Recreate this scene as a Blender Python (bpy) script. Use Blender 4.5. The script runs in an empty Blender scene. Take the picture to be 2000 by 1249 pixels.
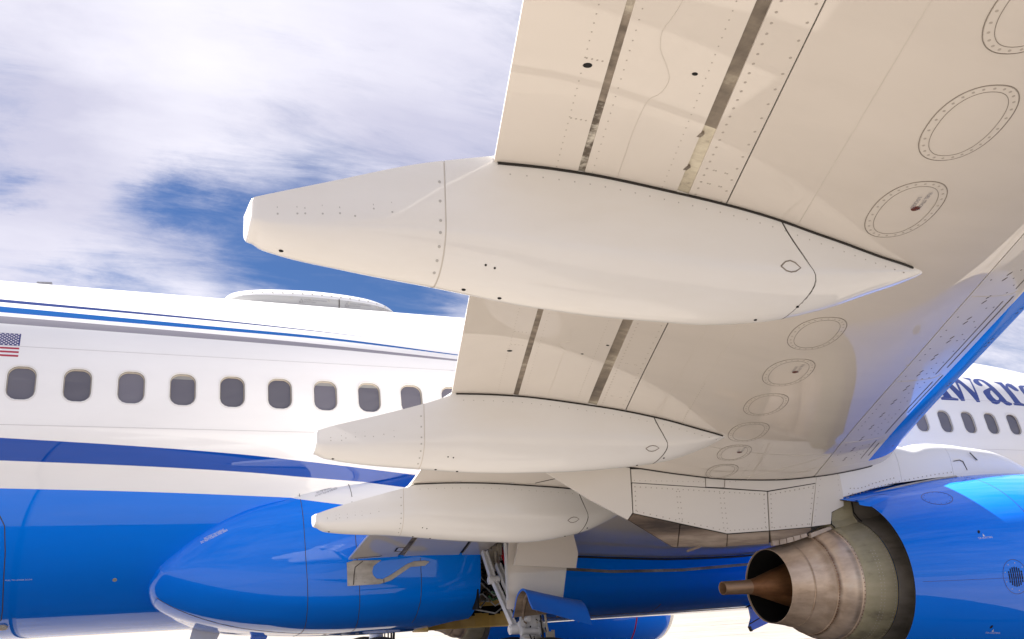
import bpy, bmesh, math, random
import numpy as np
from mathutils import Vector, Matrix
from mathutils.geometry import tessellate_polygon

random.seed(7)
S = bpy.context.scene
COL = S.collection

# ------------------------------------------------------------------ camera, sky, sun, exposure
# aircraft axes: x forward, y to port, z up.  Ground at z = -0.12.
cam_d = bpy.data.cameras.new('camera')
cam = bpy.data.objects.new('camera', cam_d)
COL.objects.link(cam)
S.camera = cam
cam_d.sensor_width = 36.0
cam_d.lens = 33.17
cam_d.clip_start = 0.05
cam_d.clip_end = 8000
yaw, pitch, roll = 0.44150504, 0.2982366, -0.05665787
f_ = Vector((math.sin(yaw)*math.cos(pitch), math.cos(yaw)*math.cos(pitch), math.sin(pitch)))
r_ = Vector((math.cos(yaw), -math.sin(yaw), 0))
u_ = r_.cross(f_)
ri = math.cos(roll)*r_ + math.sin(roll)*u_
up = -math.sin(roll)*r_ + math.cos(roll)*u_
cam.matrix_world = Matrix(((ri.x, up.x, -f_.x, 0.55948708), (ri.y, up.y, -f_.y, -12.12732397),
                           (ri.z, up.z, -f_.z, 1.26487157), (0, 0, 0, 1)))

SUN_EL, SUN_ROT = math.radians(46), math.radians(-53)
world = bpy.data.worlds.new('World')
S.world = world
world.use_nodes = True
wn = world.node_tree
wn.nodes.clear()
def wnode(t, **k):
    n = wn.nodes.new(t)
    for a, v in k.items(): setattr(n, a, v)
    return n
def wl(a, b): wn.links.new(a, b)
def wmath(op, a, b=None, c=None, clamp=False):
    n = wnode('ShaderNodeMath', operation=op, use_clamp=clamp)
    for i, v in enumerate((a, b, c)):
        if v is None: continue
        if isinstance(v, (int, float)): n.inputs[i].default_value = v
        else: wl(v, n.inputs[i])
    return n.outputs[0]
def wvec(op, a, b):
    n = wnode('ShaderNodeVectorMath', operation=op)
    for i, v in enumerate((a, b)):
        if isinstance(v, tuple): n.inputs[i].default_value = v
        else: wl(v, n.inputs[i])
    return n
sky = wnode('ShaderNodeTexSky', sky_type='NISHITA')
sky.sun_disc = False
sky.sun_elevation = SUN_EL
sky.sun_rotation = SUN_ROT
sky.air_density = 1.0; sky.dust_density = 0.6; sky.ozone_density = 2.0
tc = wnode('ShaderNodeTexCoord')
sep = wnode('ShaderNodeSeparateXYZ'); wl(tc.outputs['Generated'], sep.inputs[0])
dz = wmath('ADD', wmath('MAXIMUM', sep.outputs[2], 0.0), 0.22)
cx = wmath('DIVIDE', sep.outputs[0], dz); cy = wmath('DIVIDE', sep.outputs[1], dz)
cmb = wnode('ShaderNodeCombineXYZ'); wl(cx, cmb.inputs[0]); wl(cy, cmb.inputs[1])
def wnoise(scale, detail, rough, rot, sc, off, dist=0.0):
    mp = wnode('ShaderNodeMapping'); wl(cmb.outputs[0], mp.inputs[0])
    mp.inputs['Rotation'].default_value = (0, 0, rot); mp.inputs['Scale'].default_value = sc
    mp.inputs['Location'].default_value = off
    n = wnode('ShaderNodeTexNoise'); wl(mp.outputs[0], n.inputs['Vector'])
    n.inputs['Scale'].default_value = scale; n.inputs['Detail'].default_value = detail
    n.inputs['Roughness'].default_value = rough; n.inputs['Distortion'].default_value = dist
    return n.outputs['Fac']
n_big = wnoise(0.55, 4, 0.5, 0.55, (0.6, 1.4, 1), (3.1, 1.7, 0))
n_mid = wnoise(1.6, 9, 0.6, 0.25, (0.55, 1.5, 1), (0.4, 5.2, 0), 0.5)
n_fin = wnoise(6.5, 10, 0.7, 0.45, (0.45, 1.6, 1), (2.0, 0.3, 0), 0.6)
dens = wmath('ADD', wmath('MULTIPLY', n_big, 0.75), wmath('ADD', wmath('MULTIPLY', n_mid, 0.85), wmath('MULTIPLY', n_fin, 0.85)))
wm = wnode('ShaderNodeMapping'); wl(tc.outputs['Generated'], wm.inputs[0]); wm.inputs['Scale'].default_value = (1, 1, 2.2); wm.inputs['Rotation'].default_value = (0, .25, 0)
wt = wnode('ShaderNodeTexNoise'); wl(wm.outputs[0], wt.inputs['Vector']); wt.inputs['Scale'].default_value = 7.0; wt.inputs['Detail'].default_value = 7; wt.inputs['Roughness'].default_value = .62
wsc = wnode('ShaderNodeVectorMath', operation='SCALE'); wl(wvec('SUBTRACT', wt.outputs['Color'], (.5, .5, .5)).outputs[0], wsc.inputs[0]); wsc.inputs['Scale'].default_value = .13
warp = wvec('NORMALIZE', wvec('ADD', tc.outputs['Generated'], wsc.outputs[0]).outputs[0], (0, 0, 0)).outputs[0]
def blob(d, k, amt):
    """a thicker or thinner patch of the cirrus round the sky direction d"""
    dd = wvec('DOT_PRODUCT', warp, tuple(Vector(d).normalized())).outputs['Value']
    g = wmath('POWER', 2.718, wmath('MULTIPLY', wmath('SUBTRACT', dd, 1.0), k))
    return wmath('MULTIPLY', g, amt)
BLOBS = []
BLOBS = [((0.114, 0.917, 0.381), 900, -0.22), ((0.141, 0.925, 0.354), 600, -0.24), ((0.064, 0.914, 0.401), 1600, -0.16), ((0.194, 0.924, 0.328), 700, -0.20), ((0.039, 0.931, 0.362), 1500, 0.22), ((0.212, 0.912, 0.351), 2500, 0.12), ((0.045, 0.915, 0.402), 1200, -0.40), ((0.234, 0.916, 0.326), 600, -0.42), ((0.317, 0.895, 0.315), 500, -0.50), ((0.009, 0.944, 0.329), 500, -0.40), ((-0.071, 0.915, 0.398), 2500, -0.40), ((0.196, 0.891, 0.409), 300, -0.22), ((0.36, 0.748, 0.557), 500, -0.10), ((0.014, 0.899, 0.437), 300, 0.25), ((-0.059, 0.933, 0.356), 700, 0.40), ((-0.03, 0.845, 0.535), 80, 0.22), ((0.096, 0.854, 0.511), 60, 0.15), ((0.289, 0.798, 0.53), 60, 0.22), ((-0.014, 0.94, 0.342), 2500, 0.20), ((0.419, 0.729, 0.54), 20, 0.10)]

for d, k, amt in BLOBS:
    dens = wmath('ADD', dens, blob(d, k, amt))
cov = wnode('ShaderNodeMapRange', interpolation_type='SMOOTHSTEP'); wl(dens, cov.inputs[0])
cov.inputs[1].default_value = 0.80; cov.inputs[2].default_value = 1.52
cov.inputs[3].default_value = 0.03; cov.inputs[4].default_value = 1.0
n_sh = wnoise(0.9, 6, 0.55, 0.3, (0.5, 1.3, 1), (7.3, 2.2, 0), 0.3)
shade = wnode('ShaderNodeMapRange'); wl(wmath('ADD', wmath('MULTIPLY', n_sh, .75), wmath('MULTIPLY', n_mid, .25)), shade.inputs[0])
shade.inputs[1].default_value = 0.36; shade.inputs[2].default_value = 0.62
shf = wmath('SUBTRACT', shade.outputs[0], wmath('ADD', blob((-.07,.872,.485), 260, .6), blob((.33,.80,.50), 60, .3)), None, True)
ccol = wnode('ShaderNodeMix', data_type='RGBA'); wl(shf, ccol.inputs[0])
ccol.inputs[6].default_value = (1.42, 1.41, 1.76, 1); ccol.inputs[7].default_value = (2.55, 2.49, 2.63, 1)
smul = wnode('ShaderNodeMix', data_type='RGBA', blend_type='MULTIPLY'); smul.inputs[0].default_value = 1.0
wl(sky.outputs[0], smul.inputs[6]); smul.inputs[7].default_value = (0.082, 0.135, 0.215, 1)
cmix = wnode('ShaderNodeMix', data_type='RGBA'); wl(cov.outputs[0], cmix.inputs[0])
wl(smul.outputs[2], cmix.inputs[6]); wl(ccol.outputs[2], cmix.inputs[7])
bg = wnode('ShaderNodeBackground'); wl(cmix.outputs[2], bg.inputs[0]); bg.inputs[1].default_value = 0.10
wo = wnode('ShaderNodeOutputWorld'); wl(bg.outputs[0], wo.inputs[0])

sun_d = bpy.data.lights.new('sun', 'SUN')
sun = bpy.data.objects.new('sun', sun_d); COL.objects.link(sun)
sun_d.energy = 4.9; sun_d.angle = math.radians(0.55); sun_d.color = (1.0, 0.95, 0.88)
sd = Vector((math.sin(SUN_ROT)*math.cos(SUN_EL), math.cos(SUN_ROT)*math.cos(SUN_EL), math.sin(SUN_EL)))
sun.rotation_euler = sd.to_track_quat('Z', 'Y').to_euler()
sun.location = (0, 0, 40)

vs = S.view_settings
vs.view_transform = 'Standard'; vs.look = 'None'; vs.gamma = 1.0; vs.use_curve_mapping = False
vs.exposure = 2.22

# ------------------------------------------------------------------ helpers
def pchip(xs, ys):
    xs = np.array(xs, float); ys = np.array(ys, float)
    h = np.diff(xs); d = np.diff(ys)/h
    m = np.zeros(len(xs)); m[0] = d[0]; m[-1] = d[-1]
    for i in range(1, len(xs)-1):
        if d[i-1]*d[i] > 0:
            w1 = 2*h[i]+h[i-1]; w2 = h[i]+2*h[i-1]
            m[i] = (w1+w2)/(w1/d[i-1]+w2/d[i])
    def f(x):
        x = np.asarray(x, float)
        i = np.clip(np.searchsorted(xs, x)-1, 0, len(h)-1)
        t = np.clip((x-xs[i])/h[i], -3, 4)
        a = (1+2*t)*(1-t)**2; b = t*(1-t)**2; c = t*t*(3-2*t); e = t*t*(t-1)
        v = a*ys[i]+b*h[i]*m[i]+c*ys[i+1]+e*h[i]*m[i+1]
        v = np.where(x < xs[0], ys[0]+m[0]*(x-xs[0]), v)
        return np.where(x > xs[-1], ys[-1]+m[-1]*(x-xs[-1]), v)
    return f

def link(name, me, parent=None, kind=None):
    o = bpy.data.objects.new(name, me); COL.objects.link(o)
    if parent is not None: o.parent = parent
    if kind: o['kind'] = kind
    return o

def mesh(name, verts, faces, mats, parent=None, smooth=True, fmat=None, kind=None, fix=False, sharp=None):
    me = bpy.data.meshes.new(name)
    me.from_pydata([tuple(map(float, v)) for v in verts], [], faces)
    for m in (mats if isinstance(mats, (list, tuple)) else [mats]): me.materials.append(m)
    if fmat is not None: me.polygons.foreach_set('material_index', fmat)
    if fix:
        bm = bmesh.new(); bm.from_mesh(me); bmesh.ops.recalc_face_normals(bm, faces=bm.faces); bm.to_mesh(me); bm.free()
    if smooth:
        me.polygons.foreach_set('use_smooth', [True]*len(me.polygons))
        if sharp: me.set_sharp_from_angle(angle=math.radians(sharp))
    me.update()
    return link(name, me, parent, kind)

class MB:
    """collects simple solids into one mesh"""
    def __init__(s): s.v = []; s.f = []
    def add(s, v, f):
        n = len(s.v); s.v += [tuple(p) for p in v]; s.f += [tuple(i+n for i in q) for q in f]
    def box(s, c, d, axes=None):
        c = Vector(c); ax = axes or (Vector((1,0,0)), Vector((0,1,0)), Vector((0,0,1)))
        v = [c + ax[0]*d[0]*i/2 + ax[1]*d[1]*j/2 + ax[2]*d[2]*k/2 for i in (-1,1) for j in (-1,1) for k in (-1,1)]
        s.add(v, [(0,1,3,2),(4,6,7,5),(0,4,5,1),(2,3,7,6),(0,2,6,4),(1,5,7,3)])
    def bar(s, a, b, w, h, side=Vector((0,1,0))):
        a = Vector(a); b = Vector(b); z = (b-a); L = z.length; z.normalize()
        x = side.cross(z)
        if x.length < 1e-4: x = Vector((1,0,0))
        x.normalize(); y = z.cross(x)
        s.box((a+b)/2, (w, h, L), (x, y, z))
    def tube(s, pts, r, n=10, caps=True):
        pts = [Vector(p) for p in pts]; rs = r if isinstance(r, (list, tuple)) else [r]*len(pts)
        base = len(s.v); prev = None
        for i, p in enumerate(pts):
            t = (pts[min(i+1, len(pts)-1)]-pts[max(i-1, 0)]).normalized()
            x = (prev - t*prev.dot(t)) if prev is not None else t.orthogonal()
            x.normalize(); prev = x; y = t.cross(x)
            for k in range(n):
                a = 2*math.pi*k/n; s.v.append(tuple(p + (x*math.cos(a)+y*math.sin(a))*rs[i]))
        for i in range(len(pts)-1):
            for k in range(n):
                q = base+i*n; s.f.append((q+k, q+(k+1)%n, q+n+(k+1)%n, q+n+k))
        if caps:
            s.f.append(tuple(base+k for k in reversed(range(n)))); q = base+(len(pts)-1)*n
            s.f.append(tuple(q+k for k in range(n)))
    def disc(s, c, nrm, r, n=6, h=0.0012, ry=None, xdir=None):
        nrm = Vector(nrm).normalized(); x = Vector(xdir) if xdir is not None else nrm.orthogonal()
        x = (x-nrm*x.dot(nrm)).normalized(); y = nrm.cross(x); c = Vector(c); ry = ry or r
        v = [c+nrm*h + x*r*math.cos(2*math.pi*k/n)+y*ry*math.sin(2*math.pi*k/n) for k in range(n)]
        w = [c-nrm*.003 + x*r*1.05*math.cos(2*math.pi*k/n)+y*ry*1.05*math.sin(2*math.pi*k/n) for k in range(n)]
        s.add(v+w, [tuple(range(n))]+[(k, n+k, n+(k+1)%n, (k+1)%n) for k in range(n)])
    def ribbon(s, pts, nrms, w, h=0.0015):
        """thin strip lying on a surface along pts"""
        pts = [Vector(p) for p in pts]; base = len(s.v)
        for i, p in enumerate(pts):
            t = (pts[min(i+1, len(pts)-1)]-pts[max(i-1, 0)]).normalized()
            n = Vector(nrms[i]).normalized(); b = t.cross(n).normalized()
            for q in (p-b*w/2-n*.003, p-b*w/2+n*h, p+b*w/2+n*h, p+b*w/2-n*.003): s.v.append(tuple(q))
        for i in range(len(pts)-1):
            q = base+4*i
            for k in range(3): s.f.append((q+k, q+4+k, q+5+k, q+1+k))
    def build(s, name, mat, parent=None, kind=None, smooth=False, sharp=30, fix=True):
        return mesh(name, s.v, s.f, mat, parent, smooth, kind=kind, fix=fix, sharp=sharp if smooth else None)

def revolve(prof, axis_y, axis_z, n=96, a0=0.0, a1=2*math.pi, fx=None, fr=None):
    """profile [(x, r)] turned about the line y=axis_y, z=axis_z; angle measured from the top towards -y"""
    full = abs(a1-a0-2*math.pi) < 1e-6; m = n if full else n+1
    v = []; f = []
    for j, (x, r) in enumerate(prof):
        for k in range(m):
            a = a0+(a1-a0)*k/n
            xx = x+(fx(j, a) if fx else 0); rr = r*(fr(j, a) if fr else 1)
            v.append((xx, axis_y-rr*math.sin(a), axis_z+rr*math.cos(a)))
    for j in range(len(prof)-1):
        for k in range(n):
            k2 = (k+1) % m
            f.append((j*m+k, j*m+k2, (j+1)*m+k2, (j+1)*m+k))
    return v, f

def smooth_prof(pts, n):
    xs = [p[0] for p in pts]; g = pchip(xs, [p[1] for p in pts])
    return [(x, float(g(x))) for x in np.linspace(xs[0], xs[-1], n)]

# ------------------------------------------------------------------ materials
def mat(name):
    m = bpy.data.materials.new(name); m.use_nodes = True
    nt = m.node_tree; b = nt.nodes['Principled BSDF']
    return m, nt, b
def nd(nt, t, **k):
    n = nt.nodes.new(t)
    for a, v in k.items(): setattr(n, a, v)
    return n
def c4(c): return (c[0], c[1], c[2], 1.0)
def noise(nt, scale, detail=6, rough=.6, vec=None, sc=(1,1,1)):
    t = nd(nt, 'ShaderNodeTexCoord'); mp = nd(nt, 'ShaderNodeMapping')
    nt.links.new(t.outputs['Object'] if vec is None else vec, mp.inputs[0]); mp.inputs['Scale'].default_value = sc
    n = nd(nt, 'ShaderNodeTexNoise'); nt.links.new(mp.outputs[0], n.inputs['Vector'])
    n.inputs['Scale'].default_value = scale; n.inputs['Detail'].default_value = detail; n.inputs['Roughness'].default_value = rough
    return n.outputs['Fac']
def ramp(nt, fac, stops):
    r = nd(nt, 'ShaderNodeValToRGB'); nt.links.new(fac, r.inputs[0]); e = r.color_ramp.elements
    while len(e) < len(stops): e.new(.5)
    for q, (p, c) in zip(e, stops): q.position = p; q.color = c4(c) if len(c) == 3 else c
    return r.outputs[0]
def mixc(nt, fac, a, b, blend='MIX'):
    n = nd(nt, 'ShaderNodeMix', data_type='RGBA', blend_type=blend)
    for v, i in ((fac, 0), (a, 6), (b, 7)):
        if isinstance(v, (int, float)): n.inputs[i].default_value = v
        elif isinstance(v, tuple): n.inputs[i].default_value = c4(v)
        else: nt.links.new(v, n.inputs[i])
    return n.outputs[2]
def paint(name, col, rough=.32, coat=.5, grime=.06, metallic=0.0, gscale=1.2, gsc=(.35,1.2,1.2), grimecol=None, bump=0.0, ior=1.5, coat_rough=.05, spec=.5, coat_ior=1.5):
    m, nt, b = mat(name)
    n = noise(nt, gscale, 7, .62, sc=gsc)
    g = grimecol or tuple(c*.62 for c in col)
    f = nd(nt, 'ShaderNodeMapRange'); nt.links.new(n, f.inputs[0])
    f.inputs[1].default_value = .42; f.inputs[2].default_value = .78; f.inputs[4].default_value = grime*3
    nt.links.new(mixc(nt, f.outputs[0], col, g), b.inputs['Base Color'])
    b.inputs['Roughness'].default_value = rough; b.inputs['Metallic'].default_value = metallic
    b.inputs['IOR'].default_value = ior; b.inputs['Specular IOR Level'].default_value = spec; b.inputs['Coat IOR'].default_value = coat_ior
    b.inputs['Coat Weight'].default_value = coat; b.inputs['Coat Roughness'].default_value = coat_rough
    if bump:
        bp = nd(nt, 'ShaderNodeBump'); bp.inputs['Strength'].default_value = bump; bp.inputs['Distance'].default_value = .01
        nt.links.new(noise(nt, 3.0, 3, .5, sc=(.5,1,1)), bp.inputs['Height']); nt.links.new(bp.outputs[0], b.inputs['Normal']); nt.links.new(bp.outputs[0], b.inputs['Coat Normal'])
    return m

BLUE = (0.0, 0.215, 0.97); NAVY = (0.006, 0.035, 0.22); WHITE = (.90, .90, .905)
M_BLUESLAT = paint('blue_slat_paint', BLUE, .45, .22, .04, spec=.0, coat_rough=.06, grimecol=(.004,.08,.4))
M_WHITE = paint('white_paint', (.80, .80, .80), .3, .6, .03)
M_WING = paint('grey_wing_paint', (.72, .67, .61), .4, 1.0, .08, bump=.02, gsc=(.5, 1.6, 1), coat_rough=.012, spec=.1, coat_ior=1.6)
M_FLAP = paint('grey_flap_paint', (.73, .683, .625), .4, 1.0, .09, bump=.02, gscale=.8, gsc=(1.2, .6, 1), coat_rough=.015, spec=.1, coat_ior=1.55)
M_SLAT = paint('grey_slat_paint', (.70, .665, .625), .4, .55, .08, bump=.02, gsc=(.5, 1.6, 1), coat_rough=.03, spec=.1)
M_FAIR = paint('fairing_paint', (.775, .77, .762), .35, .9, .11, coat_rough=.03, spec=.1, grimecol=(.60, .53, .42))
M_PYLON = paint('pylon_paint', (.74, .71, .665), .4, .35, .06, spec=.2)
M_BLUE = paint('blue_paint', BLUE, .4, 1.0, .03, bump=.015, coat_rough=.02, spec=0, grimecol=(.004,.06,.34))
M_BLUEDOOR = paint('blue_door_paint', (.0, .13, .66), .45, .3, .04, grimecol=(.004,.05,.3))
M_NAVY = paint('navy_lettering', (.012, .045, .26), .4, .3, .02)
M_DARK = paint('dark_gap', (.018, .015, .012), .7, 0, .05)
M_LINE = paint('seam_line', (.07, .06, .05), .7, 0, .05)
M_SEAM = paint('faint_seam', (.61, .57, .515), .6, 0, .05)
M_RING = paint('panel_groove', (.24, .21, .18), .7, 0, .05)
M_FSEAM = paint('skin_lap', (.62, .61, .62), .5, 0, .02)
M_RIVET = paint('fastener', (.42, .38, .335), .6, 0, .1)
M_SCREW = paint('screw_head', (.46, .45, .43), .5, 0, .1)
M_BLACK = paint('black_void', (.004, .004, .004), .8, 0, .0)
M_WHITEINK = paint('white_ink', (.8, .8, .82), .5, 0, .02)
M_GREYINK = paint('grey_ink', (.22, .21, .24), .5, 0, .02)
M_REDDOT = paint('red_dot', (.11, .022, .01), .5, .2, .05)
M_RED = paint('red_paint', (.55, .01, .03), .4, .3, .03)
M_GEAR = paint('gear_grey', (.60, .60, .60), .4, .2, .12, gscale=9, gsc=(1,1,1), grimecol=(.25,.23,.2))
M_GEARW = paint('gear_white', (.74, .74, .75), .35, .4, .05)
M_CREAM = paint('primer_tan', (.45, .40, .32), .5, 0, .15, gscale=9, gsc=(1,1,1))
M_YELLOW = paint('yellow_primer', (.56, .36, .07), .5, .1, .16, gscale=5, gsc=(1,1,1), grimecol=(.25,.14,.03))
M_GREEN = paint('green_tube', (.05, .16, .06), .4, .2, .1)
M_RUBBER = paint('tyre_rubber', (.022, .021, .02), .75, 0, .1)
M_LIP = paint('bare_metal_lip', (.62, .61, .60), .25, 0, .04, metallic=.9)
M_GREYBOX = paint('radome_side', (.46, .46, .45), .45, .1, .04)
M_FRAME = paint('window_frame', (.76, .75, .74), .45, .1, .05)
M_BEZEL = paint('window_bezel', (.50, .45, .38), .5, .1, .05)
M_SHADE = paint('window_shade', (.30, .30, .29), .5, .2, .05)
def glass():
    m, nt, b = mat('cabin_glass')
    oi = nd(nt, 'ShaderNodeObjectInfo'); mr = nd(nt, 'ShaderNodeMapRange'); nt.links.new(oi.outputs['Random'], mr.inputs[0]); mr.inputs[3].default_value = .72; mr.inputs[4].default_value = 1.18
    nt.links.new(mixc(nt, 1.0, (.145, .14, .17), mr.outputs[0], 'MULTIPLY'), b.inputs['Base Color']); b.inputs['Roughness'].default_value = .06
    b.inputs['IOR'].default_value = 1.5; b.inputs['Coat Weight'].default_value = .4
    return m
M_GLASS = glass()

def metal(name, cols, rough, metallic, sc, axis_bands=None, scale=3.0):
    """heat stained metal: streaky noise through a colour ramp"""
    m, nt, b = mat(name)
    n = noise(nt, scale, 9, .66, sc=sc); n2 = noise(nt, scale*6, 4, .6, sc=(.15, 1, 1))
    mm = nd(nt, 'ShaderNodeMath', operation='MULTIPLY_ADD'); nt.links.new(n2, mm.inputs[0]); mm.inputs[1].default_value = .35; nt.links.new(n, mm.inputs[2])
    sb = nd(nt, 'ShaderNodeMath', operation='SUBTRACT'); nt.links.new(mm.outputs[0], sb.inputs[0]); sb.inputs[1].default_value = .175
    k = len(cols)
    c = ramp(nt, sb.outputs[0], [(.30+.42*i/(k-1), cc) for i, cc in enumerate(cols)])
    if axis_bands:
        t = nd(nt, 'ShaderNodeTexCoord'); sp = nd(nt, 'ShaderNodeSeparateXYZ'); nt.links.new(t.outputs['Object'], sp.inputs[0])
        for x0, wd, cc, amt in axis_bands:
            a = nd(nt, 'ShaderNodeMath', operation='SUBTRACT'); nt.links.new(sp.outputs[0], a.inputs[0]); a.inputs[1].default_value = x0
            a2 = nd(nt, 'ShaderNodeMath', operation='ABSOLUTE'); nt.links.new(a.outputs[0], a2.inputs[0])
            mr = nd(nt, 'ShaderNodeMapRange', interpolation_type='SMOOTHSTEP'); nt.links.new(a2.outputs[0], mr.inputs[0])
            mr.inputs[1].default_value = 0; mr.inputs[2].default_value = wd; mr.inputs[3].default_value = amt; mr.inputs[4].default_value = 0
            mu = nd(nt, 'ShaderNodeMath', operation='MULTIPLY'); nt.links.new(mr.outputs[0], mu.inputs[0])
            nz = noise(nt, scale*2.5, 5, .6, sc=(.4, 1, 1)); mz = nd(nt, 'ShaderNodeMapRange'); nt.links.new(nz, mz.inputs[0]); mz.inputs[1].default_value = .3; mz.inputs[2].default_value = .6
            nt.links.new(mz.outputs[0], mu.inputs[1])
            c = mixc(nt, mu.outputs[0], c, cc)
    nt.links.new(c, b.inputs['Base Color'])
    b.inputs['Metallic'].default_value = metallic
    rr = nd(nt, 'ShaderNodeMapRange'); nt.links.new(n2, rr.inputs[0]); rr.inputs[3].default_value = rough-.08; rr.inputs[4].default_value = rough+.12
    nt.links.new(rr.outputs[0], b.inputs['Roughness'])
    return m
M_NOZZLE = metal('heat_stained_titanium', [(.27,.18,.12), (.60,.45,.32), (.78,.62,.47), (.88,.77,.63)], .40, .42, (.35,1,1),
                 [(6.915, .035, (.12,.055,.025), .85), (6.705, .02, (.2,.1,.05), .6), (7.10, .05, (.10,.07,.06), .6), (6.87, .06, (.30,.2,.13), .5)], scale=2.2)
M_PLUG = metal('rusty_plug', [(.14,.06,.025), (.26,.12,.05), (.34,.17,.08)], .45, .55, (.3,1,1), scale=5)
M_TUBE = metal('vent_tube_metal', [(.24,.14,.08), (.36,.23,.14), (.44,.30,.20)], .42, .6, (.3,1,1), scale=6)
M_CORE = metal('core_cowl_green', [(.20,.175,.125), (.39,.35,.22), (.47,.42,.275), (.52,.47,.33)], .5, .15, (.6,1,1), scale=2.6)
M_CORE2 = metal('core_cowl_grey', [(.14,.125,.105), (.27,.24,.205), (.36,.325,.275)], .5, .2, (.6,1,1), scale=2.5)
M_HEAT = metal('heat_shield', [(.05,.035,.026), (.14,.10,.07), (.22,.165,.12), (.36,.29,.22)], .5, .3, (.25,1,2.5), scale=2.5)
M_TAB = metal('seal_tab', [(.30,.24,.19), (.45,.375,.31), (.55,.47,.40)], .5, .3, (1,1,1), scale=6)
M_GAP = metal('weathered_gap_metal', [(.06,.048,.038), (.17,.14,.11), (.30,.255,.205), (.62,.58,.48)], .6, .1, (1,.7,1), scale=4)
M_GAP2 = metal('worn_cove_metal', [(.08,.065,.052), (.18,.15,.12), (.28,.24,.19), (.55,.50,.40)], .55, .2, (1,.5,1), scale=2.5)
M_CREAMGAP = metal('sunlit_cream_gap', [(.12,.095,.07), (.55,.50,.39), (.70,.65,.52), (.72,.69,.60)], .6, 0, (1,1,1), scale=4.5)  # cream stretch of the cove: sunlight in the gap put into the colour
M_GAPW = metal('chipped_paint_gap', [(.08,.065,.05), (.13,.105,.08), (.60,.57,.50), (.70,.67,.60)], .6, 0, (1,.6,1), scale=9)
M_SEALP = metal('dirty_seal_plate', [(.16,.14,.12), (.38,.35,.31), (.52,.49,.45), (.58,.55,.51)], .45, .1, (1,1,1), scale=2.2)
M_DUCT = metal('fan_duct_wall', [(.02,.018,.016), (.045,.04,.034), (.075,.065,.055)], .6, .1, (.5,1,1), scale=2)

def concrete():
    m, nt, b = mat('apron_concrete')
    oi = nd(nt, 'ShaderNodeObjectInfo'); geo = nd(nt, 'ShaderNodeNewGeometry')
    n1 = noise(nt, .35, 8, .65, vec=geo.outputs['Position']); n2 = noise(nt, 6, 5, .6, vec=geo.outputs['Position'], sc=(.2,1,1))
    c = ramp(nt, n1, [(.3, (.155,.139,.124)), (.5, (.215,.193,.173)), (.7, (.26,.235,.21))])
    c = mixc(nt, .35, c, ramp(nt, n2, [(.3, (.07,.062,.055)), (.7, (.27,.243,.217))]))
    mr = nd(nt, 'ShaderNodeMapRange'); nt.links.new(oi.outputs['Random'], mr.inputs[0]); mr.inputs[3].default_value = .88; mr.inputs[4].default_value = 1.06
    c = mixc(nt, 1.0, c, mr.outputs[0], 'MULTIPLY')
    nt.links.new(c, b.inputs['Base Color']); b.inputs['Roughness'].default_value = .85
    return m
M_CONC = concrete()
M_JOINT = paint('joint_filler', (.10, .09, .08), .9, 0, .1)

# the livery: flat print whose edges are stored on the skin as signed distances
BANDS = ['navy_pin', 'bright_pin', 'grey_pin', 'swoosh']
def livery():
    m, nt, b = mat('livery_paint')
    col = WHITE
    def stp(nm):
        a = nd(nt, 'ShaderNodeAttribute', attribute_name=nm)
        g = nd(nt, 'ShaderNodeMath', operation='GREATER_THAN'); nt.links.new(a.outputs['Fac'], g.inputs[0]); g.inputs[1].default_value = 0
        return g.outputs[0]
    cols = {'navy_pin': (.022,.042,.17), 'bright_pin': (.0,.10,.38), 'grey_pin': (.31,.30,.34), 'swoosh': (.0,.07,.42)}
    cur = mixc(nt, 0.0, WHITE, WHITE)
    for nm in BANDS:
        mu = nd(nt, 'ShaderNodeMath', operation='MULTIPLY'); nt.links.new(stp(nm+'_lo'), mu.inputs[0]); nt.links.new(stp(nm+'_hi'), mu.inputs[1])
        cur = mixc(nt, mu.outputs[0], cur, cols[nm])
    cur = mixc(nt, stp('lower_blue'), cur, BLUE)
    n = noise(nt, 1.1, 7, .6, sc=(.3,1,1)); f = nd(nt, 'ShaderNodeMapRange'); nt.links.new(n, f.inputs[0])
    f.inputs[1].default_value = .4; f.inputs[2].default_value = .8; f.inputs[3].default_value = 1; f.inputs[4].default_value = .90
    cur = mixc(nt, 1.0, cur, f.outputs[0], 'MULTIPLY')
    nt.links.new(cur, b.inputs['Base Color'])
    b.inputs['Roughness'].default_value = .4; b.inputs['Specular IOR Level'].default_value = 0; b.inputs['Coat Weight'].default_value = 1; b.inputs['Coat IOR'].default_value = 1.48; b.inputs['Coat Roughness'].default_value = .015
    bp = nd(nt, 'ShaderNodeBump'); bp.inputs['Strength'].default_value = .02; bp.inputs['Distance'].default_value = .01
    nt.links.new(noise(nt, 2.2, 3, .5, sc=(.5,1,1)), bp.inputs['Height']); nt.links.new(bp.outputs[0], b.inputs['Normal']); nt.links.new(bp.outputs[0], b.inputs['Coat Normal'])
    return m
M_LIV = livery()
def lin(pts):
    xs = [p[0] for p in pts]; ys = [p[1] for p in pts]
    s0 = (ys[1]-ys[0])/(xs[1]-xs[0]); s1 = (ys[-1]-ys[-2])/(xs[-1]-xs[-2])
    g = pchip(xs, ys)
    return lambda x: np.where(x < xs[0], ys[0]+s0*(x-xs[0]), np.where(x > xs[-1], ys[-1]+s1*(x-xs[-1]), g(np.clip(x, xs[0], xs[-1]))))
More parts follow.
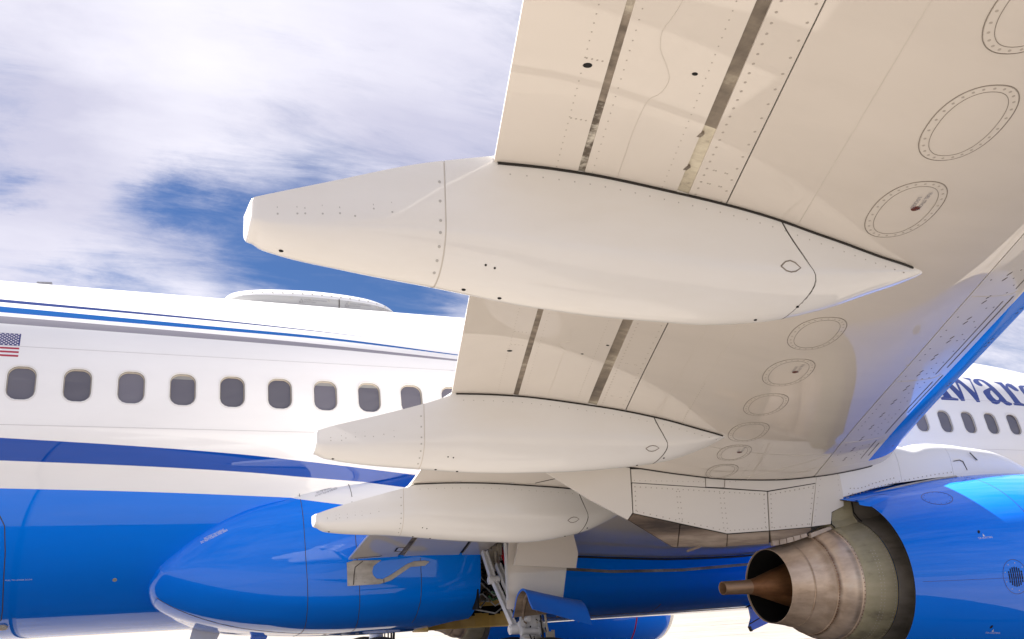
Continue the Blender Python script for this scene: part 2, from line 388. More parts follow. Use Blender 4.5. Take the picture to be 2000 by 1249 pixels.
EDGE = dict(
    navy_pin_hi=lin([(-.308,48.45),(1.765,45.47),(2.922,42.97),(4.004,40.05)]), navy_pin_lo=lin([(-.299,46.5),(1.763,44.42),(2.919,42.5),(4.004,40.05)]),
    bright_pin_hi=lin([(-.291,44.1),(1.758,41.29),(2.907,39.84),(4.741,34.75)]), bright_pin_lo=lin([(-.281,40.94),(1.755,39.3),(2.902,38.35),(4.739,34.3)]),
    grey_pin_hi=lin([(-.274,39.17),(1.753,37.27),(2.891,35.72),(4.71,32.28)]), grey_pin_lo=lin([(-.262,35.75),(1.75,34.63),(2.884,33.8),(4.703,31.4)]),
    swoosh_hi=lin([(-.134,-2.31),(1.005,-3.91),(2.151,-6.13),(2.854,-8.19),(3.432,-10.07),(4.174,-12.69)]),
    swoosh_lo=lin([(-.116,-9.01),(1.001,-10.07),(2.201,-11.92),(2.866,-13.55),(3.443,-14.87),(4.033,-16.41)]),
    lower_blue=lin([(-.096,-17.31),(1.03,-18.19),(2.276,-19.71),(2.88,-20.66),(3.435,-21.81),(9.5,-30)]))
def livery_attrs(me):
    n = len(me.vertices); co = np.empty(n*3); me.vertices.foreach_get('co', co); co = co.reshape(-1, 3)
    x = co[:, 0]; ph = np.degrees(np.arctan2(co[:, 2]-3.2, np.abs(co[:, 1])+1e-9))
    for k, g in EDGE.items():
        v = ph-g(x)
        if k.endswith('_hi'): v = -v
        if k == 'lower_blue': v = -v
        a = me.attributes.new(k, 'FLOAT', 'POINT'); a.data.foreach_set('value', v.astype(np.float32))

# ------------------------------------------------------------------ ground
GZ = -0.12
g = MB(); g.box((0, 0, GZ-.10), (6000, 6000, .1)); g.build('ground', M_JOINT, None, 'structure')
ground = bpy.data.objects['ground']
far = MB()
for (x0, x1, y0, y1) in ((-3000,3000,52,3000),(-3000,3000,-3000,-52),(-3000,-52,-52,52),(52,3000,-52,52)):
    far.box(((x0+x1)/2, (y0+y1)/2, GZ-.03), (x1-x0-.06, y1-y0-.06, .06))
far.build('apron_surface', M_CONC, ground)
slab = MB(); slab.box((0, 0, -.03), (6.42, 6.42, .06)); slab_o = slab.build('concrete_slab', M_CONC, ground)
first = True
for i in range(16):
    for j in range(16):
        o = slab_o if first else slab_o.copy()
        if not first: COL.objects.link(o)
        first = False
        o.location = (-52+6.5*(i+.5), -52+6.5*(j+.5), GZ+random.uniform(-.004, .004))

# ------------------------------------------------------------------ the airliner
plane = bpy.data.objects.new('jet_airliner', None); COL.objects.link(plane)
plane.location = (0, 0, 0)
plane['label'] = 'white and blue twin engine passenger jet parked on the concrete apron'
plane['category'] = 'airplane'

# ---- fuselage
def rfus(ph):
    """radius of the double-lobe section seen from (y 0, z 3.2) at polar angle ph (deg)"""
    c, s = math.cos(math.radians(ph)), math.sin(math.radians(ph))
    def solve(z0, R):
        b = s*(3.2-z0); return -b+math.sqrt(b*b-((3.2-z0)**2-R*R))
    r = solve(3.37, 1.88)
    if 3.2+r*s < 2.75: r = solve(3.05, 1.80)
    return r
def fus(x, ph, off=0.0, side=1):
    a = math.radians(ph); r = rfus(ph)+off
    y, z = r*math.cos(a), 3.2+r*math.sin(a)
    k = 1.0; zc = 3.2
    if x > 15: t = min((x-15)/6.6, 1); k = math.sqrt(max(1-t**2.2, 0.0004)); zc = 3.2-.45*t*t
    if x < -6: t = min((-6-x)/13, 1); k = 1-.88*t**1.6; zc = 3.2+1.0*t**1.5
    if x > NOSE0 and ph > 0: z -= NOSEK*(x-NOSE0)**2*(max(z-3.2, 0)/2)
    return (x, -side*y*k, zc+(z-3.2)*k)
NOSE0, NOSEK = 12.3, 0.011
WX = [k*.508 for k in range(-7, 36)]
WP0, WP1, HALF = 7.4, 21.8, .19
cols = []
for w in WX:
    cols += [w-HALF+2*HALF*i/6 for i in range(7)]
    cols += [w+HALF+.043, w+HALF+.086]
cols = [c for c in cols]
xs = [-19, -18, -16.5, -15, -13.5, -12, -10.5, -9, -7.5, -6, -5, -4.3] + cols + [18.4, 18.9, 19.4, 19.9, 20.4, 20.8, 21.1, 21.35, 21.5, 21.59]
rows = list(np.linspace(-90, WP0, 62)) + list(np.linspace(WP0, WP1, 9))[1:] + list(np.linspace(WP1, 90, 42))[1:]
i0 = 61
V = []; Fc = []
nR = len(rows)
for x in xs:
    for p in rows: V.append(fus(x, p))
c0 = 12
skip = set()
for k in range(len(WX)):
    for c in range(6): skip.add(c0+9*k+c)
for i in range(len(xs)-1):
    for j in range(nR-1):
        if i in skip and i0 <= j < i0+8: continue
        if 4.15 < xs[i] and xs[i+1] < 5.85 and V[i*nR+j+1][2] < 2.2: continue   # the wheel well reaches up into the hull here
        Fc.append((i*nR+j, (i+1)*nR+j, (i+1)*nR+j+1, i*nR+j+1))
def rr(hw, hh, rc, n):
    """rounded rectangle, n points, counted from angle -135 deg like the outer cell loop"""
    out = []
    for k in range(n):
        a = -math.pi*.75+2*math.pi*k/n
        # superellipse-like walk by ray casting
        dx, dy = math.cos(a), math.sin(a); lo, hi = 0, 1
        def inside(t):
            X, Y = abs(dx*t)-(hw-rc), abs(dy*t)-(hh-rc)
            return (max(X,0)**2+max(Y,0)**2)**.5+min(max(X,Y),0) < rc
        for _ in range(40):
            m = (lo+hi)/2
            if inside(m): lo = m
            else: hi = m
        out.append((dx*lo, dy*lo))
    return out
PHC = 14.6
def wpt(x, u, v, off): return fus(x+u, PHC+math.degrees(v/1.895), off)
RN = 56
hole = rr(.131, .176, .10, RN)
for k, w in enumerate(WX):
    ci = c0+9*k
    outer = [(ci+c)*nR+i0 for c in range(6)] + [(ci+6)*nR+i0+j for j in range(8)] + [(ci+c)*nR+i0+8 for c in range(6, 0, -1)] + [ci*nR+i0+j for j in range(8, 0, -1)]
    inner = []
    for q in range(28):
        ov = V[outer[q]]; ux = ov[0]-w
        a = math.atan2(math.radians(math.degrees(math.atan2(ov[2]-3.2, -ov[1]))-PHC)*1.895, ux)
        best = min(range(RN), key=lambda t: abs(math.atan2(math.sin(math.atan2(hole[t][1], hole[t][0])-a), math.cos(math.atan2(hole[t][1], hole[t][0])-a))))
        inner.append(len(V)); V.append(wpt(w, hole[best][0], hole[best][1], 0))
    for q in range(28):
        Fc.append((outer[q], outer[(q+1)%28], inner[(q+1)%28], inner[q]))
base = len(V)
pxs = [-19, -17, -15, -13, -11, -9, -7.5, -6] + list(range(-5, 19)) + [19, 19.6, 20.2, 20.7, 21.1, 21.4, 21.59]
prw = list(np.linspace(-90, 90, 61))
for x in pxs:
    for p in prw: V.append(fus(x, p, 0, -1))
for i in range(len(pxs)-1):
    for j in range(60):
        a = base+i*61+j; Fc.append((a, a+1, a+62, a+61))
fuselage = mesh('fuselage', V, Fc, M_LIV, plane)
livery_attrs(fuselage.data)
def fn(x, ph):
    a = math.radians(ph); return Vector((0, -math.cos(a), math.sin(a)))

# ---- cabin windows
def loopmesh(loops, mats, lm, cap=None):
    v = []; f = []; mi = []
    n = len(loops[0])
    for L in loops: v += L
    for i in range(len(loops)-1):
        for k in range(n):
            f.append((i*n+k, i*n+(k+1)%n, (i+1)*n+(k+1)%n, (i+1)*n+k)); mi.append(lm[i])
    if cap is not None: f.append(tuple((len(loops)-1)*n+k for k in range(n))); mi.append(cap)
    return v, f, mi
L = lambda hw, hh, rc, off: [wpt(0, u, v, off) for u, v in rr(hw, hh, rc, RN)]
loops = [L(.148, .194, .116, -.002), L(.147, .193, .115, .003), L(.1345, .1795, .1035, .003), L(.131, .176, .10, .001),
         L(.1295, .1745, .0985, -.006), L(.127, .172, .0965, -.008), L(.1235, .1685, .0935, -.022), L(.1205, .1655, .0905, -.026), L(.1195, .1645, .0895, -.032)]
fv, ff, fm = loopmesh(loops, None, [0, 0, 0, 0, 1, 2, 2, 1])
me = None
for k, w in enumerate(WX):
    if k == 0:
        fr_o = mesh('cabin_window', fv, ff, [M_FRAME, M_DARK, M_BEZEL], plane, True, fm, sharp=40)
        pv = L(.122, .167, .092, -.0285); pane_o = mesh('window_pane', pv, [tuple(range(RN))], M_GLASS, fr_o, False)
        sv = [wpt(0, u, v, -.0265) for u, v in rr(.113, .157, .086, RN)]
        # pulled-down part of the blind, a few mm in front of the pane's edge at the top
        top = sorted([(u, v) for u, v in rr(.1205, .1655, .0905, RN) if v > .126], key=lambda q: q[0])
        sh_v = [wpt(0, u, v, -.0265) for u, v in top] + [wpt(0, top[-1][0], .126, -.0265), wpt(0, top[0][0], .126, -.0265)]
        shade_o = mesh('window_shade', sh_v, [tuple(range(len(sh_v)))], M_SHADE, fr_o, False)
        fr_o.location.x = w
    else:
        o = fr_o.copy(); COL.objects.link(o); o.location.x = w; o.parent = plane
        p = pane_o.copy(); COL.objects.link(p); p.parent = o
        if k in (10, 13, 14, 31) or k % 7 == 3:
            p = shade_o.copy(); COL.objects.link(p); p.parent = o

# ---- surface drawing on the fuselage
def fline(name, pts, w, m, parent, n=40, h=.0015, surf=None):
    xs_ = [p[0] for p in pts]; P = []; N = []
    L_ = [0]
    for a, b in zip(pts, pts[1:]): L_.append(L_[-1]+math.hypot(b[0]-a[0], (b[1]-a[1])*.033))
    for t in np.linspace(0, L_[-1], n):
        x = float(np.interp(t, L_, [p[0] for p in pts])); ph = float(np.interp(t, L_, [p[1] for p in pts]))
        P.append((surf or fus)(x, ph)); N.append(fn(x, ph))
    mb = MB(); mb.ribbon(P, N, w, h); return mb.build(name, m, parent)
fline('skin_lap', [(-5, 26.9), (18, 26.9)], .007, M_FSEAM, fuselage, 90)
fline('skin_lap', [(-5, 1.55), (18, 1.75)], .007, M_FSEAM, fuselage, 90)
fline('door_seam', [(-.9, -23.5), (-.25, -23.5), (-.09, -24.8), (-.03, -28.5), (-.009, -37), (-.009, -59), (-.02, -65), (-.1, -68)], .009, M_LINE, fuselage, 70)

def glyph(name, polys, m, parent, surf, off=.0016, cuts=2):
    """flat print cut to the polygon(s), laid on a curved surface; polys = [outer, hole, ...] in surface coordinates"""
    pts = [Vector((a, b/30.0, 0)) for P in polys for a, b in P]
    tris = tessellate_polygon([[Vector((a, b/30.0, 0)) for a, b in P] for P in polys])
    bm = bmesh.new(); vs_ = [bm.verts.new(p) for p in pts]
    for t in tris:
        try: bm.faces.new([vs_[i] for i in t])
        except ValueError: pass
    for _ in range(cuts):
        lng = [e for e in bm.edges if e.calc_length() > .05]
        if lng: bmesh.ops.subdivide_edges(bm, edges=lng, cuts=1, use_grid_fill=True)
    for v in bm.verts: v.co = surf(v.co.x, v.co.y*30.0, off)
    me_ = bpy.data.meshes.new(name); bm.normal_update(); bm.to_mesh(me_); bm.free(); me_.materials.append(m)
    return link(name, me_, parent)
G = {}
G = {'n':[(12.906,30.62),(13.052,32.74),(13.087,27.64),(13.209,27.01),(13.189,25.88),(12.816,25.74),(12.822,26.94),(12.913,27.86)],'dot':[(12.621,25.96),(12.651,26.54),(12.659,25.93)],'w':[(13.162,34.96),(13.292,36.91),(13.35,31.69),(13.443,39.64),(13.557,41.46),(13.697,31.56),(13.823,40.25),(13.7,41.96),(13.87,41.92),(13.894,41.46),(13.851,40.31),(13.674,25.85),(13.595,25.74),(13.506,36.83),(13.47,37.33),(13.34,25.93),(13.25,25.81)],'a_out':[(13.914,40.45),(13.982,41.74),(14.091,42.25),(14.189,41.6),(14.246,39.29),(14.282,36.21),(14.334,27.8),(14.423,26.61),(14.404,25.61),(14.33,25.04),(14.256,25.26),(14.181,27.26),(14.114,25.87),(14.032,25.19),(13.952,25.65),(13.898,28.17),(13.896,31.54),(13.916,32.8),(13.973,33.79),(14.162,35.98),(14.133,39.06),(14.088,40.95),(14.041,40.72),(14.027,39.25),(14.043,37.69),(14.025,36.8),(13.982,36.33),(13.928,36.69),(13.888,37.97),(13.886,39.16)],'a_in':[(14.107,33.66),(14.147,33.91),(14.187,29.26),(14.149,28.03),(14.097,27.79),(14.06,29.4),(14.06,31.8)],'r':[(14.402,41.08),(14.606,41.23),(14.608,40.46),(14.6,38.18),(14.673,40.18),(14.752,41.11),(14.827,40.5),(14.856,37.68),(14.853,35.91),(14.812,35.26),(14.745,35.52),(14.695,37.37),(14.668,38.6),(14.638,36.87),(14.644,28.91),(14.658,27.42),(14.724,26.85),(14.689,25.5),(14.451,25.61),(14.45,26.65),(14.496,26.87),(14.49,39.18)],'e':[(14.936,38.64),(14.958,39.51),(15.035,40.51),(15.155,40.77),(15.115,39.62),(15.054,39.08),(14.992,35.97),(14.899,32.99),(14.903,36.19)]}
title = None
glyph('letter', [G['n']], M_NAVY, fuselage, fus, cuts=4)
glyph('letter', [[(12.62,25.9),(12.66,25.9),(12.60,31.0),(12.50,33.5),(12.40,34.0),(12.46,31.0),(12.50,28.0),(12.36,26.9),(12.36,25.9)]], M_NAVY, fuselage, fus, cuts=4)
glyph('letter', [G['w']], M_NAVY, fuselage, fus, cuts=4)
glyph('letter', [G['a_out'], G['a_in']], M_NAVY, fuselage, fus, cuts=4)
glyph('letter', [G['r']], M_NAVY, fuselage, fus, cuts=4)
glyph('letter', [G['e']], M_NAVY, fuselage, fus, cuts=4)

def text_mesh(name, s, size, place, m, parent, spacing=1.0):
    cu = bpy.data.curves.new('t', 'FONT'); cu.body = s; cu.size = size; cu.space_character = spacing
    cu.align_x = 'LEFT'; cu.resolution_u = 2
    o = bpy.data.objects.new('t', cu); COL.objects.link(o)
    bpy.context.view_layer.update()
    me_ = bpy.data.meshes.new_from_object(o.evaluated_get(bpy.context.evaluated_depsgraph_get()))
    bpy.data.objects.remove(o); bpy.data.curves.remove(cu)
    me_.name = name; me_.materials.clear(); me_.materials.append(m)
    for v in me_.vertices: v.co = place(v.co.x, v.co.y)
    return link(name, me_, parent)
def on_fus(x0, ph0, ang=0.0, surf=None):
    ca, sa = math.cos(ang), math.sin(ang)
    def f(u, v):
        a, b = u*ca-v*sa, u*sa+v*ca
        return (surf or fus)(x0+a, ph0+math.degrees(b/1.85), .0016)
    return f
text_mesh('placard', 'PULL TO LOWER DOOR', .022, on_fus(.004, -46.9), M_WHITEINK, fuselage)

# flag
fl = MB(); F0, F1, P0, P1 = -.56, -.055, 23.03, 31.7
def slant(x, ph): return x+.006*(ph-P1)/8.7
Vv = []; Ff = []; Fm = []
def fquad(x0, x1, p0, p1, mi, off=.0014, nx=6, np_=3):
    for i in range(nx):
        for j in range(np_):
            b = len(Vv)
            for (a, c) in ((i, j), (i+1, j), (i+1, j+1), (i, j+1)):
                Vv.append(fus(x0+(x1-x0)*a/nx, p0+(p1-p0)*c/np_, off))
            Ff.append((b, b+1, b+2, b+3)); Fm.append(mi)
st = (P1-P0)/13
for k in range(13):
    fquad(F0, F1, P0+k*st, P0+(k+1)*st, 0 if k % 2 == 0 else 1, .0014, 6, 1)
ux0 = F1-.245
fquad(ux0, F1, P0+6*st, P1, 2, .0022)
for r_i in range(9):
    n_s = 6 if r_i % 2 == 0 else 5
    for c_i in range(n_s):
        cx_ = ux0+.245*((c_i+.5)/6+(0 if n_s == 6 else .5/6)); cp = P0+6*st+(P1-P0-6*st)*(r_i+.6)/9.2
        pts = []
        b = len(Vv)
        for q in range(10):
            rad = .0125 if q % 2 == 0 else .0055; a = math.pi/2+q*math.pi/5
            Vv.append(fus(cx_+rad*math.cos(a), cp+math.degrees(rad*math.sin(a)/1.88), .003))
        Ff.append(tuple(range(b, b+10))); Fm.append(1)
M_FRED = paint('flag_red', (.42, .03, .06), .4, .3, .02); M_FBLUE = paint('flag_blue', (.035, .04, .19), .4, .3, .02)
mesh('flag_decal', Vv, Ff, [M_FRED, M_WHITEINK, M_FBLUE], fuselage, False, Fm)
dr = MB(); dr.disc(fus(1.004, -47.96), fn(1, -47.96), .022, 14, .004); dr.build('drain_port', M_CREAM, fuselage)
dr = MB(); dr.disc(fus(-.01, -69.5), fn(1, -69.5), .05, 14, .02); dr.build('door_handle_fitting', M_CREAM, fuselage)

# ---- radome on the crown
RADX = [2.087, 2.23, 2.392, 2.607, 2.894, 3.274, 3.592, 3.952, 4.227, 4.505]
RADZ = [5.26, 5.40, 5.44, 5.472, 5.492, 5.505, 5.498, 5.47, 5.415, 5.285]
gz = pchip(RADX, RADZ)
def crown(y): return 3.37+math.sqrt(max(1.88**2-y*y, 0))
RW = pchip([2.06, 2.2, 2.5, 3.2, 3.9, 4.3, 4.55], [.08, .25, .36, .40, .37, .27, .03])
def rad_section(x):
    w = float(RW(x)); zt = float(gz(x)); zb = crown(w)-.03
    hs = max(zt-zb, .02)
    L_ = [(-w, zb), (-w*.995, zb+hs*.30), (-w*.97, zb+hs*.50), (-w*.93, zb+hs*.60), (-w*.86, zb+hs*.72), (-w*.7, zb+hs*.86), (-w*.4, zb+hs*.97), (0, zt)]
    return L_+[(-y, z) for y, z in reversed(L_[:-1])]
V_ = []; F_ = []; mi = []
RX = list(np.linspace(2.06, 2.3, 8))+list(np.linspace(2.36, 4.3, 28))+list(np.linspace(4.34, 4.55, 7))
for x in RX:
    for y, z in rad_section(x): V_.append((x, y, z))
for i in range(len(RX)-1):
    for k in range(14):
        F_.append((i*15+k, i*15+k+1, (i+1)*15+k+1, (i+1)*15+k)); mi.append(1 if k in (0, 1, 12, 13) and RX[i] > 2.1 else 0)
radome = mesh('antenna_radome', V_, F_, [M_WHITE, M_GREYBOX], plane, True, mi, fix=True, sharp=50)
rb = MB(); rs = MB()
for x in np.linspace(2.2, 4.25, 17):
    y, z = rad_section(x)[3]; rb.disc((x, y-.002, z+.01), (0, -1, .5), .011, 8, .004)
for x in (2.95, 3.2, 3.45, 3.72, 3.92, 4.12): 
    y, z = rad_section(x)[1]; z2 = rad_section(x)[2][1]; rb.disc((x, y-.001, z*.4+z2*.6), (0, -1, .05), .014, 8, .004)
for x in np.arange(4.15, 4.45, .035):
    y, z = rad_section(x)[0]; z2 = rad_section(x)[2][1]
    for t in (.3, .5, .7, .9): rb.disc((x, y-.001, z+(z2-z)*t), (0, -1, .05), .007, 6, .004)
rb.build('screw', M_SCREW, radome, 'stuff')
y, z = rad_section(3.58)[0]; z2 = rad_section(3.58)[2][1]
rs.ribbon([(3.58, y-.003, z), (3.58, y-.003, z2)], [(0, -1, 0)]*2, .012, .002); rs.build('panel_joint', M_LINE, radome)
for x0 in (3.05, 3.66):
    y, z = rad_section(x0)[1]
    for r_, s_ in enumerate(('CAUTION  ANTENNA FAIRING', 'DO NOT PAINT')):
        text_mesh('placard', s_, .022, (lambda x0, r_: lambda u, v: (x0+.06+u, float(np.interp(x0+.06+u, [2.06, 4.55], [-1, -1]))*0+rad_section(x0+.06+u)[1][0]-.004, rad_section(x0)[1][1]+.012-.028*r_+v))(x0, r_), M_GREYINK, radome)
    tr = MB(); tr.ribbon([(x0, y-.004, z-.02), (x0+.025, y-.004, z+.03), (x0+.05, y-.004, z-.02), (x0, y-.004, z-.02)], [(0, -1, 0)]*4, .004, .003); tr.build('warning_triangle', M_GREYINK, radome)
bl = MB(); bl.add([(-.06, -.012, 5.2), (.19, -.012, 5.2), (.19, .012, 5.2), (-.06, .012, 5.2), (-.042, -.008, 5.375), (.12, -.008, 5.385), (.12, .008, 5.385), (-.042, .008, 5.375)],
                  [(0,1,5,4),(1,2,6,5),(2,3,7,6),(3,0,4,7),(4,5,6,7)]); bl.build('blade_antenna', paint('antenna_grey', (.17,.17,.19), .5, .1, .03), plane)

# ------------------------------------------------------------------ wing-to-body fairing with the wheel well
OUTL = [(-90,2.05),(-76.3,1.80),(-65.6,1.541),(-58.3,1.372),(-52.1,1.328),(-44.9,1.396),(-38.8,1.553),(-32.4,1.788),(-27.4,2.032),(-23.3,2.338),(-20.8,2.658),(-17.9,2.987),(-15.6,3.444),(-11.85,4.16),(-8,5.2)]
xa_f = pchip([p[0] for p in OUTL], [p[1] for p in OUTL])
FW, FB, FZ0 = 1.97, 1.085, 2.25
FPTS = [(1.82,3.3),(1.87,3.0),(1.955,2.5),(1.972,2.1),(1.966,1.78),(1.945,1.58),(1.875,1.41),(1.72,1.285),(1.4,1.165),(1.0,1.105),(.5,1.082),(.2,1.077),(0,1.076)]
_fp = sorted((math.degrees(math.atan2(z-3.2, y)), math.hypot(y, z-3.2)) for y, z in FPTS)
FSEC = pchip([p[0] for p in _fp], [p[1] for p in _fp])
def r_full(ph):
    """body-fairing section, from (y 0, z 3.2)"""
    return float(FSEC(ph))
_rf = {}
def fair(x, ph, off=0.0, side=1):
    key = round(ph, 3)
    if key not in _rf: _rf[key] = (r_full(ph), rfus(ph))
    R, r0 = _rf[key]
    t = (x-float(xa_f(ph)))
    e = 2.3 if ph < -20 else 1.6
    g_ = max(1-(1-min(max(t/e, 0), 1))**2.4, 0)**.72 if t > 0 else 0
    t2 = (11.6-x); g2 = math.sqrt(max(1-(1-min(max(t2/2.2, 0), 1))**2.2, 0))
    d = max(R-r0, .0)*g_*g2 + .005*min(max(t/.05, 0), 1)*min(max(t2/.05, 0), 1) - (.010 if t <= 0 or t2 <= 0 else 0)
    r = r0+d+off
    a = math.radians(ph)
    return (x, -side*r*math.cos(a), 3.2+r*math.sin(a))
tt = [0, .004, .009, .016, .026, .04, .055, .07]+list(np.linspace(.09, 1, 72))
phs = list(np.linspace(-8, -90, 66))
def fair_sheet(side):
    v = []; f = []
    n = len(tt)
    for p in phs:
        x0 = float(xa_f(p))
        for t in tt: v.append(fair(x0+(11.62-x0)*t, p, 0, side))
    for i in range(len(phs)-1):
        for j in range(n-1):
            q = (i*n+j, i*n+j+1, (i+1)*n+j+1, (i+1)*n+j); f.append(q if side == 1 else q[::-1])
    return v, f
v1, f1_ = fair_sheet(1); v2, f2_ = fair_sheet(-1)
v = v1+v2; f = f1_+[tuple(i+len(v1) for i in q) for q in f2_]
me_ = bpy.data.meshes.new('wing_body_fairing'); me_.from_pydata(v, [], f)
bm = bmesh.new(); bm.from_mesh(me_)
bmesh.ops.remove_doubles(bm, verts=bm.verts, dist=.0005)
SX0, SX1 = 4.795, 5.47          # slot for the strut
WC, WRAD = (4.96, -.94), .615     # round wheel opening
def cut(co, no, box):
    fs = [f_ for f_ in bm.faces if box[0] < f_.calc_center_median().x < box[1] and box[2] < f_.calc_center_median().y < box[3]]
    es = {e for f_ in fs for e in f_.edges}; vs_ = {w for f_ in fs for w in f_.verts}
    bmesh.ops.bisect_plane(bm, geom=fs+list(es)+list(vs_), dist=1e-5, plane_co=co, plane_no=no)
for xx in (SX0, SX1): cut((xx, 0, 0), (1, 0, 0), (4.3, 6, -2.6, -.9))
NP = 28
for k in range(NP):
    a = 2*math.pi*k/NP
    mx, my = WC[0]+WRAD*math.cos(a), WC[1]+WRAD*math.sin(a)
    ha = .12
    cut((mx, my, 0), (math.cos(a), math.sin(a), 0), (min(mx-ha, mx+ha), max(mx-ha, mx+ha), my-ha, my+ha))
def in_open(c):
    if c.y > -.3 or c.y < -2.6: return False
    if all((c.x-WC[0])*math.cos(2*math.pi*k/NP)+(c.y-WC[1])*math.sin(2*math.pi*k/NP) < WRAD for k in range(NP)) and c.z < 1.6: return True
    return SX0 < c.x < SX1 and c.y < -1.1 and c.z < 2.05
bmesh.ops.delete(bm, geom=[f_ for f_ in bm.faces if in_open(f_.calc_center_median())], context='FACES')
bm.to_mesh(me_); bm.free()
me_.materials.append(M_LIV); me_.polygons.foreach_set('use_smooth', [True]*len(me_.polygons)); me_.update()
fairing = link('wing_body_fairing', me_, plane)
livery_attrs(fairing.data)
def fairn(x, ph):
    p = Vector(fair(x, ph)); a = Vector(fair(x+.02, ph))-p; b = Vector(fair(x, ph-.6))-p
    n_ = a.cross(b).normalized()
    return n_ if n_.y < .2 or n_.z < 0 else -n_
def fairline(name, pts, w=.006, m=None, n=50):
    P = []; N = []
    L_ = [0]
    for a, b in zip(pts, pts[1:]): L_.append(L_[-1]+math.hypot(b[0]-a[0], (b[1]-a[1])*.033))
    for t in np.linspace(0, L_[-1], n):
        x = float(np.interp(t, L_, [p[0] for p in pts])); ph = float(np.interp(t, L_, [p[1] for p in pts]))
        P.append(fair(x, ph)); q = fairn(x, ph); N.append(q if q.dot(Vector((0, -math.cos(math.radians(ph)), math.sin(math.radians(ph))))) > 0 else -q)
    mb = MB(); mb.ribbon(P, N, w, .0018); return mb.build(name, m or M_LINE, fairing)
fairline('panel_joint', [(3.33, -14.5), (3.34, -23), (3.37, -34), (3.42, -44), (3.5, -56), (3.5, -70)])
fairline('panel_joint', [(2.79, -18.6), (2.83, -34), (2.87, -44), (2.93, -55), (2.95, -70)])
fairline('panel_joint', [(4.08, -34), (4.1, -44), (4.12, -53)], .006)
fairline('panel_joint', [(1.42, -52.5), (2.2, -57), (3.0, -60), (3.6, -62.5)], .007, M_LINE)
fairline('panel_joint', [(5.55, -37), (6.5, -38.5), (7.5, -38.8), (8.6, -38), (9.6, -36.5)], .035, M_GAP2)
fairline('panel_joint', [(5.55, -56), (6.5, -57), (7.6, -57.3), (8.6, -57)], .010, M_LINE)
fairline('panel_joint', [(7.35, -50), (7.38, -56), (7.4, -62)], .008, M_LINE)
fairline('panel_joint', [(5.62, -37), (5.64, -50), (5.66, -62)], .007, M_LINE)
text_mesh('placard', 'NO STEP ON FAIRING', .022, on_fus(1.83, -33.0, .5, fair), M_WHITEINK, fairing)
text_mesh('placard', 'DO NOT PUSH IN THIS AREA', .022, on_fus(1.80, -34.0, .5, fair), M_WHITEINK, fairing)
text_mesh('placard', 'NO STEP ON FAIRING', .020, on_fus(2.97, -18.7, .3, fair), M_GREYINK, fairing)
text_mesh('placard', 'DO NOT PUSH IN THIS AREA', .020, on_fus(2.95, -19.5, .3, fair), M_GREYINK, fairing)
mb = MB()
for (x, ph, r) in ((3.62, -63.5, .020), (3.95, -62, .02), (3.25, -64, .02)): mb.disc(fair(x, ph), fairn(x, ph)*(1 if fairn(x, ph).z < 0 else -1), r, 10, .004)
mb.build('drain_port', M_CREAM, fairing)
mb = MB(); q = fairn(3.75, -71); mb.disc(fair(3.75, -71), q if q.z < 0 else -q, .05, 18, .003, ry=.05); mb.build('access_cap', M_DARK, fairing)

# wheel well interior
w = MB()
NW = 40
for k in range(NW):
    a0, a1 = 2*math.pi*k/NW, 2*math.pi*(k+1)/NW
    p = lambda a, z, r=WRAD-.004: (WC[0]+r*math.cos(a), WC[1]+r*math.sin(a), z)
    if p(a0, 0)[1] < -1.2: continue
    t0 = 1.235+.02*math.sin(k*1.7); w.add([p(a0, 1.075), p(a1, 1.075), p(a1, t0), p(a0, t0)], [(0, 1, 2, 3)])
    w.add([p(a0, 1.10), p(a1, 1.10), p(a1, 1.10, WRAD-.03), p(a0, 1.10, WRAD-.03)], [(0, 1, 2, 3)])
well = w.build('wheel_well_rim', M_YELLOW, plane, smooth=True)
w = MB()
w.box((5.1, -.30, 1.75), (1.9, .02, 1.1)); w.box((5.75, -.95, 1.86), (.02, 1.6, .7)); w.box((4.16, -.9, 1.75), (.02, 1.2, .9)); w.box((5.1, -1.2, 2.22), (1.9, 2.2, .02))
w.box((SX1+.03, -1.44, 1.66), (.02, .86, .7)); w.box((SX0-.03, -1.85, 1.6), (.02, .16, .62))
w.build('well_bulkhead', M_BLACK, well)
w = MB()
for k in range(90):
    x = random.uniform(5.05, 5.42); y = random.uniform(-1.7, -.45); z = random.uniform(1.36, 2.0)
    w.box((x, y, z), (random.uniform(.015, .06), random.uniform(.015, .05), random.uniform(.02, .08)))
w.build('well_fitting', M_HEAT, well, 'stuff')
w = MB()
for k in range(16):
    z = random.uniform(1.35, 2.0); y = random.uniform(-1.7, -.5)
    w.tube([(4.85, y, z), (5.0, y+random.uniform(-.1,.1), z+random.uniform(-.1,.1)), (5.2, y+random.uniform(-.2,.2), z+random.uniform(-.2,.2)), (5.42, y, z)], .010, 6)
w.build('hydraulic_tube', M_GEAR, well, 'stuff')
w = MB()
for k in range(22):
    x = random.uniform(4.86, 5.38); y = random.uniform(-1.85, -.6); z = random.uniform(1.36, 1.95); q = random.uniform(.05, .22)
    w.tube([(x, y, z), (x+random.uniform(-.04, .04), y+q*.5, z-q*.6), (x+random.uniform(-.05, .05), y+q, z-q*.2)], random.choice((.006, .009, .013)), 6)
w.build('rubber_hose', M_RUBBER, well, 'stuff')
w = MB(); w.tube([(4.95, -1.9, 1.47), (5.05, -1.8, 1.45), (5.2, -1.6, 1.46), (5.4, -1.5, 1.5)], .013, 8); w.tube([(4.93, -1.85, 1.43), (5.0, -1.8, 1.38), (5.1, -1.75, 1.42)], .011, 8); w.build('green_tube', M_GREEN, well)
w = MB(); w.box((5.3, -.9, 1.36), (.08, .9, .06)); w.build('well_frame', M_YELLOW, well)

